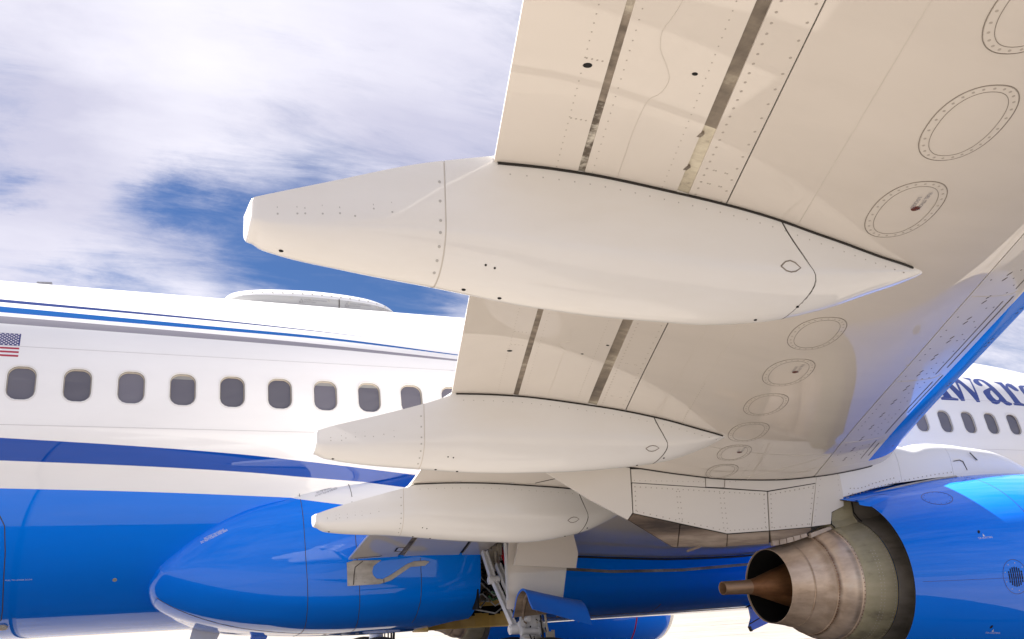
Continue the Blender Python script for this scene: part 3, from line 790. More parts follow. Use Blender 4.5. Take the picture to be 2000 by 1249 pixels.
# flap seal plate on the fairing side (grey, with the rounded cut-out)
SEAL = [(3.258,1.843),(3.341,1.866),(3.629,1.858),(3.579,1.829),(3.545,1.803),(3.532,1.749),(3.538,1.718),(3.552,1.694),(3.585,1.666),(3.651,1.66),(3.743,1.703),(3.922,1.807),(4.008,1.836),(4.129,1.84),(4.181,1.828),(4.127,1.788),(3.964,1.782),(3.742,1.649),(3.617,1.615),(3.267,1.609)]
def fair_y(x, z):
    lo, hi = -75.0, -8.0
    for _ in range(40):
        m_ = (lo+hi)/2
        if fair(x, m_)[2] < z: lo = m_
        else: hi = m_
    return lo
tris = tessellate_polygon([[Vector((a, b, 0)) for a, b in SEAL]])
vv = []
for o_ in (.012, -.01):
    for a, b in SEAL:
        ph = fair_y(a, b); p = fair(a, ph, o_); vv.append(p)
n_ = len(SEAL)
ff = [tuple(t) for t in tris]+[(i, (i+1) % n_, n_+(i+1) % n_, n_+i) for i in range(n_)]
plate = mesh('flap_seal_plate', vv, ff, M_SEALP, fairing, False, fix=True)
mb = MB(); gp = lambda a, b: Vector(fair(a, fair_y(a, b), .014))
mb.ribbon([gp(3.43, 1.86), gp(3.345, 1.80), gp(3.335, 1.72), gp(3.33, 1.62)], [(0,-1,0)]*4, .008, .002)
mb.ribbon([gp(3.66, 1.665), gp(3.662, 1.625)], [(0,-1,0)]*2, .008, .002); mb.build('plate_joint', M_LINE, plate)
mb = MB()
for a, b in ((3.28,1.80),(3.36,1.68),(3.43,1.70),(3.47,1.80),(3.45,1.64),(3.53,1.655),(3.55,1.63),(3.28,1.63),(3.60,1.63)): mb.disc(gp(a, b), (0,-1,0), .007, 6, .001)
mb.build('rivet', M_RIVET, plate, 'stuff')

# things hanging under the belly
mb = MB()
def fin(mb, p, t):
    v = [(a, y+s*t, z) for s in (-1, 1) for a, y, z in p]; n = len(p)
    mb.add(v, [tuple(range(n))[::-1], tuple(range(n, 2*n))]+[(i, (i+1)%n, n+(i+1)%n, n+i) for i in range(n)])
fin(mb, [(1.93, -.1, 1.28), (2.26, -.1, 1.25), (2.16, -.1, 1.04), (2.02, -.1, .98), (1.86, -.1, .98)], .018); mb.build('belly_antenna', M_WHITE, plane)
mb = MB(); fin(mb, [(2.60, -.25, 1.25), (2.80, -.25, 1.22), (2.68, -.25, .98), (2.52, -.25, .98)], .03); mb.build('drain_mast', M_BLUE, plane)
# ram air inlet deflector door, hanging open under the fairing
rd = MB()
P = [(9.0,-1.0,1.30),(9.17,-1.0,1.30),(9.50,-1.0,.90),(9.185,-1.0,.81),(9.155,-1.0,.87),(9.209,-1.0,.98),(9.187,-1.0,1.20)]
fin(rd, P, .012); ram = rd.build('ram_air_door', M_BLUE, plane)
rd = MB(); rd.bar((9.165,-1.0,.872), (9.195,-1.0,.808), .02, .05); rd.build('hinge', M_GAP, ram)
rd = MB(); rd.bar((9.16,-1.016,.90), (9.40,-1.016,.99), .012, .006); rd.build('stiffener', M_DARK, ram)
rd = MB(); rd.tube([(8.80,-1.45,1.13), (8.93,-1.5,1.175), (9.22,-1.52,1.18)], .010, 6); rd.build('dark_tube', M_DARK, plane)  # thin bent dark tube beside the ram air door

# ------------------------------------------------------------------ wing surfaces
TEX = pchip([1.9,4.25,5.6,6.1,8.93,17.1], [3.28,3.22,3.06,2.91,2.03,-.51])
TEZ = pchip([1.9,4.25,6.1,8.93,17.1], [1.86,2.36,2.73,3.03,3.90])
LEX = pchip([1.9,5.05,7.8,17.1], [10.6,8.11,6.47,.95])
LEZ = pchip([1.9,5.05,7.8,17.1], [2.05,2.63,3.03,4.05])
DDf = pchip([0,.05,.1,.24,.37,.47,.58,.7,.8,.86,.91,.95,.975,.99,1.0], [0,0,.001,.013,.03,.048,.063,.068,.0625,.055,.047,.0375,.027,.016,.0])
THf = pchip([0,.1,.3,.5,.65,.8,.9,.95,.975,.99,.997,1.0], [.003,.03,.085,.118,.12,.098,.072,.054,.040,.026,.013,0])
KD = pchip([1.9,4.25,6.1,17.1], [.45,.75,1,1])
def wl_(s, u):
    a, b, za, zb = float(TEX(s)), float(LEX(s)), float(TEZ(s)), float(LEZ(s))
    c = b-a
    return a+c*u, za+(zb-za)*u-float(DDf(u))*c*float(KD(s)), c
def WP(s, u, off=0.0):
    """point of the lower surface at span station s and chord fraction u from the trailing edge; off > 0 is below the skin"""
    x, z, c = wl_(s, u); return Vector((x, -s, z-off))
def WU(s, u):
    x, z, c = wl_(s, u); return Vector((x, -s, z+float(THf(u))*c))
def WN(s, u):
    a = WP(s, min(u+.01, 1))-WP(s, max(u-.01, 0)); b = WP(s+.05, u)-WP(s-.05, u)
    n = a.cross(b).normalized(); return n if n.z < 0 else -n
def us_of(x, y):
    s = -y; return s, (x-float(TEX(s)))/(float(LEX(s))-float(TEX(s)))
def wslab(name, us, ss, m, parent, side=1, depth=None, fmat=None):
    v = []; f = []; mi = []
    nu, ns = len(us), len(ss)
    for lay in (0, 1):
        for s in ss:
            for u in us:
                p = WP(s, u) if lay == 0 else (WU(s, u) if depth is None else WP(s, u)+Vector((0, 0, min(depth, max((WU(s,u)-WP(s,u)).z, .003)))))
                v.append((p.x, p.y*side, p.z))
    N = nu*ns
    for i in range(ns-1):
        for j in range(nu-1):
            q = (i*nu+j, i*nu+j+1, (i+1)*nu+j+1, (i+1)*nu+j)
            f.append(q if side == 1 else q[::-1]); mi.append(fmat(0, us[j]) if fmat else 0)
            q = tuple(N+k for k in q[::-1]); f.append(q if side == 1 else q[::-1]); mi.append(fmat(1, us[j]) if fmat else 0)
    def wall(idx):
        for a, b in zip(idx, idx[1:]):
            f.append((a, b, N+b, N+a)); mi.append(0)
    wall([i*nu for i in range(ns)]); wall([i*nu+nu-1 for i in range(ns)][::-1])
    wall(list(range(nu))[::-1]); wall([(ns-1)*nu+j for j in range(nu)])
    return mesh(name, v, f, m, parent, True, mi, fix=True, sharp=35)
lsp = lambda a, b, n: list(np.linspace(a, b, n))
S_OUT = lsp(5.75, 12.6, 46); S_AIL = lsp(12.61, 17.1, 14); S_MID = lsp(4.305, 5.742, 14); S_IN = lsp(1.75, 4.295, 22)
wing = wslab('wing', lsp(.3095, .777, 34), S_OUT, M_WING, plane)
wslab('trailing_flap', lsp(0, .1035, 10), S_OUT, M_FLAP, wing)
wslab('main_flap', lsp(.1125, .2365, 12), S_OUT, M_FLAP, wing)
wslab('fixed_trailing_panel', lsp(.2535, .3075, 7), S_OUT, M_WING, wing)
wslab('aileron_section', lsp(0, .777, 30), S_AIL, M_FLAP, wing)
wslab('inner_trailing_section', lsp(0, .777, 50), S_MID, M_WING, wing)
wslab('inboard_aft_flap', lsp(0, .074, 8), S_IN, M_FLAP, wing)
wslab('inboard_main_flap', lsp(.084, .1725, 10), S_IN, M_FLAP, wing)
inb = wslab('inboard_wing_skin', lsp(.1785, .777, 46), S_IN, M_WING, wing)
US = [.7795, .80, .82, .84, .86, .88, .9, .905, .915, .93, .945, .955, .965, .975, .982, .988, .993, .997, 1.0]
slat = wslab('leading_edge_slat', US, lsp(5.3, 17.1, 60), [M_SLAT, M_BLUESLAT, M_WHITE], wing, fmat=lambda lay, u: (1 if u >= .905 else 0) if lay == 0 else (1 if u > .99 else 2))
wslab('glove_leading_edge', US, lsp(1.75, 5.295, 20), [M_SLAT, M_BLUESLAT, M_WHITE], wing, fmat=lambda lay, u: 0 if lay == 0 else 2)
# gaps: the recessed cove floors between the flap segments
def cove(name, u0, u1, ss, rise, m):
    v = []; f = []
    for s in ss:
        for u in (u0, u1): 
            p = WP(s, u); v.append((p.x, p.y, p.z+rise*(1 if u == u0 else .45)))
        for u in (u1, u0):
            p = WP(s, u); v.append((p.x, p.y, p.z+rise+.02))
    for i in range(len(ss)-1):
        for k in range(4): f.append((4*i+k, 4*i+(k+1)%4, 4*i+4+(k+1)%4, 4*i+4+k))
    return mesh(name, v, f, m, wing, False, fix=True)
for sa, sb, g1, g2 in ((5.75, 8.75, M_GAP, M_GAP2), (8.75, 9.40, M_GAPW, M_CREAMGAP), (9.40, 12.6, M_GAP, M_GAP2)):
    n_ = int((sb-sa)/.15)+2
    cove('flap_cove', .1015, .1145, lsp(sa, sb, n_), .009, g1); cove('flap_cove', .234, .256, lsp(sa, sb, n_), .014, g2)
cove('flap_cove', .072, .0865, S_IN, .02, M_GAP)
cove('flap_cove', .171, .1805, S_IN, .03, M_DARK)
cove('skin_gap', .306, .3105, S_OUT, .012, M_DARK)
cove('skin_gap', .776, .7815, lsp(1.8, 17, 60), .010, M_DARK)
# port wing (plain, with its blue leading edge)
pw = wslab('wing', lsp(0, .905, 46), lsp(1.75, 17.1, 50), M_WING, plane, side=-1)
wslab('leading_edge_slat', US[7:], lsp(1.75, 17.1, 50), [M_SLAT, M_BLUESLAT, M_WHITE], pw, side=-1, fmat=lambda lay, u: 1 if lay == 0 or u > .95 else 2)

def wline(name, pts, w, m, n=40, parent=None, h=.0015):
    """pts = (s, u) polyline on the lower skin"""
    P = []; N = []
    L_ = [0]
    for a, b in zip(pts, pts[1:]): L_.append(L_[-1]+math.hypot(b[0]-a[0], (b[1]-a[1])*4))
    gs, gu = pchip(L_, [p[0] for p in pts]), pchip(L_, [p[1] for p in pts])
    for t in np.linspace(0, L_[-1], n):
        s, u = float(gs(t)), float(gu(t))
        P.append(WP(s, u)); N.append(WN(s, u))
    mb = MB(); mb.ribbon(P, N, w, h); return mb.build(name, m, parent or wing)
wline('skin_joint', [(5.76, .418), (12.5, .418)], .003, M_SEAM, 60)
wline('skin_joint', [(5.76, .372), (8.8, .372), (8.95, .365)], .0014, M_SEAM, 40)
wline('skin_joint', [(6.1, .163), (7.0, .165), (7.08, .150), (7.15, .168), (7.3, .163)], .0014, M_SEAM, 40)
wline('skin_joint', [(8.95, .155), (9.25, .155), (9.38, .157), (9.47, .160), (9.53, .172), (9.60, .176), (9.68, .166), (9.74, .155), (9.82, .150), (9.90, .156), (9.98, .160), (10.6, .16)], .0014, M_SEAM, 60)
wline('skin_joint', [(4.6, .62), (5.2, .62), (6.0, .61)], .005, M_SEAM)
wline('skin_joint', [(4.31, .49), (5.4, .777)], .006, M_SEAM, 20)
wline('skin_joint', [(5.05, .60), (5.75, .777)], .006, M_SEAM, 20)
wline('thrust_gate_gap', [(4.568, .266), (4.326, .216)], .016, M_DARK, 12)
wline('panel_joint', [(4.6, .285), (4.32, .275)], .006, M_LINE, 12)
# slat details: panel joints, tracks and drain slots
for s0, s1, u in ((7.35, 8.45, .872), (7.45, 8.5, .888), (8.6, 10.4, .876), (8.75, 10.4, .893), (6.1, 7.2, .884), (5.45, 5.95, .874), (6.55, 7.3, .897), (5.5, 5.85, .89)):
    wline('slat_joint', [(s0, u), (s1, u)], .009 if u > .88 else .006, M_LINE, 24, slat)
for s in (6.02, 7.3, 8.55): wline('slat_joint', [(s, .785), (s-.02, .872), (s+.03, .89)], .005, M_SEAM, 12, slat)
mb = MB()
for s in np.arange(5.5, 11, .27):
    for ds in (0, .06):
        p = WP(s+ds, .825); mb.disc(p, WN(s+ds, .825), .022, 8, .0012, ry=.006, xdir=(0, 1, 0))
for s in np.arange(5.5, 11, .09):
    for u in (.795, .845, .862):
        if random.random() < .6: p = WP(s, u); mb.disc(p, WN(s, u), .006, 6, .001)
mb.build('drain_slot', M_LINE, slat, 'stuff')
mb = MB()
for s in (5.6, 6.3, 6.36, 6.42, 7.0, 7.05, 7.7, 7.76, 7.82, 8.2, 8.26):
    p = WP(s, .95); mb.disc(p, WN(s, .95), .014, 6, .0015, ry=.005, xdir=(1, -.4, 0))
mb.build('nose_slot', M_LINE, slat, 'stuff')
# fastener rows
mb = MB()
def row(u, s0, s1, step, r=.0031, jit=0.0):
    for s in np.arange(s0, s1, step):
        uu = u+random.uniform(-jit, jit); mb.disc(WP(s, uu), WN(s, uu), r, 6, .0009)
row(.076, 5.8, 12.5, .042); row(.122, 5.8, 12.5, .05); row(.216, 5.8, 12.5, .042); row(.2625, 5.8, 12.5, .05, .006); row(.3005, 5.8, 12.5, .085, .006)
for s in (9.28, 9.62, 7.0, 7.2):
    for u in np.arange(.078, .102, .006): mb.disc(WP(s, u), WN(s, u), .0042, 6, .0009)
for s in (9.05, 9.15, 6.95, 6.35): 
    for u in (.272, .275, .288, .291): mb.disc(WP(s, u), WN(s, u), .0045, 6, .0009)
row(.42, 5.8, 6.9, .04, .004); row(.62, 4.5, 6.0, .05, .004); row(.60, 4.5, 6.0, .05, .004)
mb.build('rivet_row', M_RIVET, wing, 'stuff')
mb = MB()
for s, u, r in ((9.585, .081, .018), (9.671, .202, .012), (6.896, .078, .018), (7.177, .230, .011), (6.983, .195, .010)):
    mb.disc(WP(s, u), WN(s, u), r, 12, .0012, ry=r*.75, xdir=(1, 0, 0))
mb.build('drain_hole', M_BLACK, wing, 'stuff')
mb = MB()
for s, u in ((9.35, .2345), (9.12, .2350)):
    mb.box(WP(s, .243)+Vector((-.022, 0, .006)), (.018, .03, .014))
mb.build('cove_clip', M_GAP2, wing)

# fuel tank access panels
def oval(c, a, b, ang, n, grow=0.0):
    out = []
    for k in range(n):
        t = 2*math.pi*k/n
        ct, st_ = math.cos(t), math.sin(t)
        e = 2/2.25
        X = (a+grow)*math.copysign(abs(ct)**e, ct); Y_ = (b+grow)*math.copysign(abs(st_)**e, st_)
        out.append((c[0]+X*math.cos(ang)-Y_*math.sin(ang), c[1]+X*math.sin(ang)+Y_*math.cos(ang)))
    return out
def ring_on_wing(name, c, a, b, ang, w, m, parent, n=56, h=.0016):
    pts = oval(c, a, b, ang, n); pts.append(pts[0]); pts.append(pts[1])
    P = []; N = []
    for x, y in pts:
        s, u = us_of(x, y); P.append(WP(s, u)); N.append(WN(s, u))
    mb = MB(); mb.ribbon(P, N, w, h); return mb.build(name, m, parent)
PANELS = [(3.35,-10.46),(3.669,-9.863),(3.946,-9.26),(4.25,-8.62),(4.561,-7.941),(4.834,-7.344),(5.103,-6.759),(5.374,-6.192),(5.596,-5.699),(5.818,-5.211)]
for i, c in enumerate(PANELS):
    kf = 1.0 if i < 6 else (.95 if i < 8 else .86)
    a, b, ang = .25*kf, .158*kf, math.radians(66)
    # slightly proud cover plate following the skin
    n = 40; pts = oval(c, a-.004, b-.004, ang, n); v = []
    for sc_, hh in ((0, .0022), (.45, .0022), (.8, .0022), (1.0, .0022), (1.0, -.004)):
        for x, y in pts:
            xx, yy = c[0]+(x-c[0])*max(sc_, .02), c[1]+(y-c[1])*max(sc_, .02)
            s, u = us_of(xx, yy); v.append(WP(s, u)+WN(s, u)*hh)
    f = [tuple(range(n))]
    for j in range(4):
        for k in range(n): f.append((j*n+k, j*n+(k+1)%n, (j+1)*n+(k+1)%n, (j+1)*n+k))
    pan = mesh('access_panel', v, f, M_WING, plane, True, fix=True, sharp=30)
    ring_on_wing('panel_rim', c, a, b, ang, .0036, M_RING, pan)
    ring_on_wing('inner_rim', c, a-.038*kf, b-.038*kf, ang, .0023, M_RING, pan, h=.0036)
    mb = MB()
    for x, y in oval(c, a-.019*kf, b-.019*kf, ang, 26):
        s, u = us_of(x, y); mb.disc(WP(s, u)+WN(s, u)*.0022, WN(s, u), .0062, 6, .001)
    mb.build('fastener', M_RIVET, pan, 'stuff')
    if i in (2, 5, 8):
        dv = Vector((math.cos(ang), math.sin(ang), 0)); pv_ = Vector((-dv.y, dv.x, 0))
        cc = Vector((c[0], c[1], 0))
        q = cc-dv*.02-pv_*.04
        s, u = us_of(q.x, q.y); d_ = MB(); d_.disc(WP(s, u)+WN(s, u)*.0022, WN(s, u), .020, 16, .0015); d_.build('fuel_stick_cap', M_REDDOT, pan)
        def placer(o_):
            def g_(u_, v_):
                q_ = o_+dv*u_-pv_*v_; s_, w_ = us_of(q_.x, q_.y); return WP(s_, w_, .0045)
            return g_
        text_mesh('placard', 'FUEL STICK 5', .026, placer(cc-dv*.16-pv_*.045), M_GREYINK, pan)
        text_mesh('placard', 'LOCKED', .026, placer(cc-dv*.125-pv_*.012), M_GREYINK, pan)
# inboard flap details
def xyline(name, pts, w, m, parent):
    P = []; N = []
    for (x, y) in pts:
        s, u = us_of(x, y); P.append(WP(s, u)); N.append(WN(s, u))
    mb = MB(); mb.ribbon(P, N, w, .0018); return mb.build(name, m, parent)
xyline('hinge_gap', [(3.798,-2.313), (3.711,-2.316)], .008, M_LINE, wing)
xyline('hinge_gap', [(3.711,-2.316), (3.724,-2.181)], .022, M_DARK, wing)
xyline('hinge_gap', [(3.724,-2.181), (3.806,-2.159), (3.81,-2.03)], .012, M_LINE, wing)
xyline('hinge_gap', [(3.33,-2.0), (3.6,-2.02), (3.62,-2.05)], .012, M_DARK, wing)
# gear bay: a real opening in the wing root skin with a dark box above it
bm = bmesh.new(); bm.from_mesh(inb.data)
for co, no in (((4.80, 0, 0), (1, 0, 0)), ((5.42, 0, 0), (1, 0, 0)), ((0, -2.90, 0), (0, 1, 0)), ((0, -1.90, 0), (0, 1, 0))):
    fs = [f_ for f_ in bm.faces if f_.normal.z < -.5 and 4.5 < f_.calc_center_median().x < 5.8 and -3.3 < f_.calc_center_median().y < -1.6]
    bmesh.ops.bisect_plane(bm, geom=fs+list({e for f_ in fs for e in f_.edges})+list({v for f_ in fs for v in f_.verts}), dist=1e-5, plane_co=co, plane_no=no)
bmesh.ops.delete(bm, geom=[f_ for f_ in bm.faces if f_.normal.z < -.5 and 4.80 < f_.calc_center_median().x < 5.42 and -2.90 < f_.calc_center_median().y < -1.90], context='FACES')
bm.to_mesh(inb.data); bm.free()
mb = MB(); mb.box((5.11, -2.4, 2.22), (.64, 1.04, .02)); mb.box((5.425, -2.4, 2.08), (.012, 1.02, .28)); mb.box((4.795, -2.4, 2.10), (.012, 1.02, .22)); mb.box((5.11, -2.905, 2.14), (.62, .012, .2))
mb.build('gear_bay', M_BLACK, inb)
# dark sealant line along the wing root
mb = MB(); P = []; N = []
for x in np.linspace(5.5, 9.2, 50):
    z = WP(1.955, us_of(x, -1.955)[1]).z-.012; ph = fair_y(x, z); P.append(fair(x, ph, .001)); N.append((0, -1, -.2))
mb.ribbon(P, N, .024, .006); mb.build('wing_root_seal', M_DARK, fairing)
# dark sealant line where the wing meets the pylon
mb = MB(); P = []; N = []
PYW = pchip([4.0,5.0,6.0,7.0,8.3], [.06,.11,.17,.225,.245])
for x in np.linspace(4.72, 7.75, 60):
    y = -4.83-float(PYW(x))-.006; s, u = us_of(x, y); P.append(WP(s, u)); N.append(WN(s, u))
mb.ribbon(P, N, .022, .006); mb.build('wing_pylon_seal', M_DARK, wing)

# ------------------------------------------------------------------ flap track fairings
def flap_fairing(y0, zb, zt, wid, xt, x_tail, x_nose, nose_bulge, hatch):
    """zb, zt, wid: tables of lower edge, tail upper edge and half width along x"""
    fb = pchip(*zip(*zb)); ft = pchip(*zip(*zt)); fw = pchip(*zip(*wid)); x0, x1 = zb[0][0], zb[-1][0]; xw = zt[-1][0]
    def top(x):
        if x <= xw: return float(ft(x))
        s, u = us_of(x, y0); return WP(s, min(u, .99)).z+.05
    NA = 36
    def pt(x, k, side_in=0.0):
        w = float(fw(x)); t = top(x); b = float(fb(x))
        q = k/(NA/2); sg = -1 if q <= 1 else 1
        if q > 1: q = 2-q
        # flat sides, a soft chine a bit over half way down, then a shallow V keel
        if q < .35: hh = .55*q/.35; ww = 1-.02*(hh/.55)**2
        else:
            an = (q-.35)/.65*math.pi/2; hh = .55+.45*math.sin(an)**(2/1.75); ww = .98*max(math.cos(an), 0)**(2/1.75)
        y = y0+sg*w*ww; z = t-(t-b)*hh
        return Vector((x, y, z))
    def xs_n(k): 
        q = math.sin(math.pi*k/NA); return x_nose+nose_bulge*(math.sin(math.pi*min(q, 1)**1.5*.85))
    def piece(name, fx0, fx1, n, parent, cap0=None, mat_=M_FAIR, dens=1.0):
        v = []; f = []
        for i in range(n+1):
            t = (i/n)**dens
            for k in range(NA+1):
                a, b = fx0(k), fx1(k); v.append(pt(a+(b-a)*t, k))
        m = NA+1
        for i in range(n):
            for k in range(NA): f.append((i*m+k, i*m+k+1, (i+1)*m+k+1, (i+1)*m+k))
            f.append((i*m+NA, i*m, (i+1)*m, (i+1)*m+NA))
        if cap0:
            # rounded closure of the blunt tail
            c = sum((v[k] for k in range(m)), Vector())/m
            b = len(v)
            lay = []
            for sc_, dx in ((.965, -.012), (.90, -.021), (.78, -.027), (.4, -.03)):
                lay.append(len(v))
                for k in range(m): v.append(Vector((v[k].x+dx, c.y+(v[k].y-c.y)*sc_, c.z+(v[k].z-c.z)*sc_)))
            prev = 0
            for q in lay:
                for k in range(NA): f.append((prev+k, q+k, q+k+1, prev+k+1))
                f.append((prev+NA, q+NA, q, prev)); prev = q
            f.append(tuple(prev+k for k in range(m)))
        return mesh(name, v, f, mat_, parent, True, fix=True, sharp=60)
    body = piece('flap_track_fairing', lambda k: xt+.003, lambda k: xs_n(k)-.003, 40, plane)
    tail = piece('tail_cone', lambda k: x_tail, lambda k: xt-.003, 26, body, True)
    nose = piece('nose_cap', lambda k: xs_n(k)+.003, lambda k: x1, 26, body, dens=.8)
    # dark backing in the two joints
    mb = MB()
    P = [pt(xt, k)*1.0 for k in range(NA+1)]; c = Vector((xt, y0, sum(p.z for p in P)/len(P)))
    mb.ribbon([p+(c-p)*.012 for p in P], [(p-c) for p in P], .012, .0008); mb.build('fairing_joint', M_SEAM, body)
    mb = MB(); P = [pt(xs_n(k), k) for k in range(NA+1)]
    mb.ribbon([p+(Vector((p.x, y0, c.z))-p)*.010 for p in P], [(p-Vector((p.x, y0, c.z))) for p in P], .012, .001); mb.build('fairing_joint', M_LINE, body)
    # thin dark strip where the fairing meets the wing skin
    mb = MB(); P = []; N = []
    for x in np.linspace(xw+.005, x1-.28, 60):
        s, u = us_of(x, y0-float(fw(x))); z = WP(s, u).z; P.append(Vector((x, y0-float(fw(x))-.002, z-.006))); N.append((0, -1, 0))
    mb.ribbon(P, N, .009, .005); mb.build('edge_strip', M_DARK, body)
    # fasteners
    mb = MB()
    for k in (2.2, 4.2, 6.2, 8.2, 10.2, 12.2, 14.2): 
        p = pt(xt-.022, k); n_ = Vector((0, -1, -.05*k*.3)) if k < 10 else Vector((0, -.8, -.6)); mb.disc(p, n_, .0062, 8, .0016)
    mb.build('screw', M_SCREW, tail, 'stuff')
    mb = MB()
    for x in np.arange(xw+.06, x1-.35, .075):
        w = float(fw(x)); s, u = us_of(x, y0-w); mb.disc((x, y0-w+.001, WP(s, u).z-.05), (0, -1, 0), .004, 6, .0012)
    for t in (.1, .2, .24, .33, .42, .5, .6, .7): 
        x = x_tail+(xt-x_tail)*t
        for dz in (.33, .45):
            z = top(x)-(top(x)-float(fb(x)))*(dz+random.uniform(-.04, .04)); mb.disc((x, y0-float(fw(x))*.985, z), (0, -1, 0), .0042, 6, .0008)
    mb.build('rivet', M_SCREW, body, 'stuff')
    # diamond hatch near the chine and drain holes along the keel
    hx, hk = hatch
    mb = MB()
    hp = []
    for dx, dk in ((-.062, 0), (-.03, -.75), (.0, -.95), (.03, -.75), (.062, 0), (.03, .8), (0, 1.0), (-.03, .8), (-.062, 0)): hp.append(pt(hx+dx, hk+dk))
    mb.ribbon(hp, [(0, -1, -.5)]*9, .006, .002); mb.build('access_hatch', M_RING, nose)
    mb = MB()
    for x, k in ((x_tail+.10, 15.5), (xt+.12, 16.6), (xt+.28, 16.9), (x_nose-.1, 16.5), (x_nose+.12, 14)):
        mb.disc(pt(x, k), (0, -.5, -.9), .009, 10, .002, ry=.006, xdir=(1, 0, 0))
    for x, k in ((xt+.18, 11.8), (xt+.22, 12.0)): mb.disc(pt(x, k), (0, -.9, -.5), .005, 6, .002)
    mb.build('drain_hole', M_BLACK, body, 'stuff')
    return body, nose, pt
ff1 = flap_fairing(-8.75, [(1.07,2.655),(1.14,2.61),(1.46,2.56),(1.81,2.525),(2.28,2.475),(2.65,2.46),(3.05,2.462),(3.44,2.50),(3.83,2.59),(4.19,2.71),(4.45,2.80),(4.60,2.865),(4.72,2.95)],
    [(1.07,2.775),(1.12,2.792),(1.37,2.872),(1.71,2.98),(2.04,3.06)], [(1.07,.085),(1.2,.10),(1.8,.165),(2.3,.185),(3.2,.185),(3.8,.16),(4.3,.10),(4.6,.035),(4.72,.012)], 1.815, 1.10, 3.50, .19, (3.53, 6.6))
ff2 = flap_fairing(-5.95, [(1.97,2.325),(2.06,2.285),(2.68,2.225),(3.21,2.20),(3.74,2.21),(4.26,2.245),(4.68,2.295),(5.08,2.405),(5.3,2.495),(5.42,2.55),(5.52,2.61)],
    [(1.97,2.455),(2.06,2.485),(2.38,2.565),(2.73,2.66),(2.93,2.73)], [(1.97,.08),(2.1,.095),(2.7,.155),(3.2,.175),(4.1,.175),(4.7,.15),(5.15,.10),(5.42,.04),(5.52,.012)], 2.70, 2.0, 4.55, .12, (4.53, 9.7))
ff3 = flap_fairing(-4.1, [(2.40,2.03),(2.50,1.975),(3.13,1.93),(3.73,1.875),(4.33,1.85),(4.87,1.91),(5.36,2.08),(5.6,2.2),(5.75,2.29)],
    [(2.40,2.115),(2.50,2.15),(2.9,2.26),(3.24,2.345)], [(2.40,.075),(2.5,.09),(3.1,.15),(3.6,.17),(4.6,.165),(5.1,.14),(5.5,.085),(5.75,.012)], 3.15, 2.43, 4.86, .10, (4.80, 9.1))
# erosion tip on the outer fairing
mb = MB(); mb.tube([(4.38, -8.83, 2.872), (4.50, -8.80, 2.868), (4.60, -8.77, 2.864), (4.65, -8.75, 2.872)], [.014, .016, .015, .008], 8); mb.build('nose_tip_seal', M_GAP2, ff1[1])

# ------------------------------------------------------------------ pylon
PYH = pchip([4.0,5.0,6.0,7.0,8.3,9.6,10.6], [.06,.11,.17,.225,.245,.20,.03])
def py_y(x): return -4.83-float(PYH(x))
PANS = dict(
 P1=[(4.051,2.47),(4.605,2.44),(5.029,2.42),(5.014,2.018),(4.963,1.961),(4.60,2.14)], P2=[(5.036,2.40),(5.793,2.40),(5.783,2.237),(5.032,2.283)], P2b=[(5.799,2.40),(6.018,2.40),(5.978,2.23),(5.789,2.239)],
 P3=[(6.025,2.41),(7.07,2.47),(7.022,2.27),(6.448,2.196),(5.984,2.229)], P4=[(5.035,2.277),(6.442,2.19),(6.408,1.835),(5.96,1.818),(5.02,2.017)],
 P5=[(6.452,2.19),(7.017,2.264),(6.885,1.858),(6.418,1.835)], P6=[(7.083,2.48),(7.316,2.52),(7.334,2.172),(7.317,2.048),(7.156,1.99),(7.126,1.879),(6.895,1.859)])
HEAT = dict(H1=[(5.017,2.013),(5.474,1.911),(5.426,1.716),(5.385,1.717),(4.968,1.961)], H2=[(5.481,1.91),(5.956,1.812),(5.932,1.702),(5.433,1.719)],
 H3=[(5.961,1.811),(6.409,1.829),(6.391,1.716),(5.939,1.706)], H4=[(6.418,1.831),(6.884,1.852),(6.883,1.826),(6.829,1.805),(6.644,1.769),(6.418,1.736)])
TABS = [[(6.419,1.743),(6.495,1.748),(6.491,1.701),(6.42,1.695)],[(6.501,1.75),(6.577,1.761),(6.576,1.715),(6.499,1.704)],[(6.582,1.763),(6.655,1.773),(6.66,1.73),(6.582,1.716)],[(6.661,1.776),(6.736,1.788),(6.742,1.749),(6.666,1.732)],[(6.742,1.79),(6.818,1.802),(6.823,1.769),(6.748,1.752)],[(6.861,1.801),(7.113,1.86),(7.127,1.835),(6.86,1.756)]]
def side_plate(name, poly, out, m, parent, lean=0.0, inset=.003):
    cx_ = sum(p[0] for p in poly)/len(poly); cz_ = sum(p[1] for p in poly)/len(poly)
    q = []
    for a, b in poly:
        d = math.hypot(a-cx_, b-cz_); k = max(1-inset/d, 0); q.append((cx_+(a-cx_)*k, cz_+(b-cz_)*k))
    n = len(q); v = [(a, py_y(a)-out+lean*(1.85-b), b) for a, b in q]+[(a, py_y(a)+.02+lean*(1.85-b), b) for a, b in q]
    tr = tessellate_polygon([[Vector((a, b, 0)) for a, b in q]])
    f = [tuple(t) for t in tr]+[(i, (i+1) % n, n+(i+1) % n, n+i) for i in range(n)]
    return mesh(name, v, f, m, parent, False, fix=True)
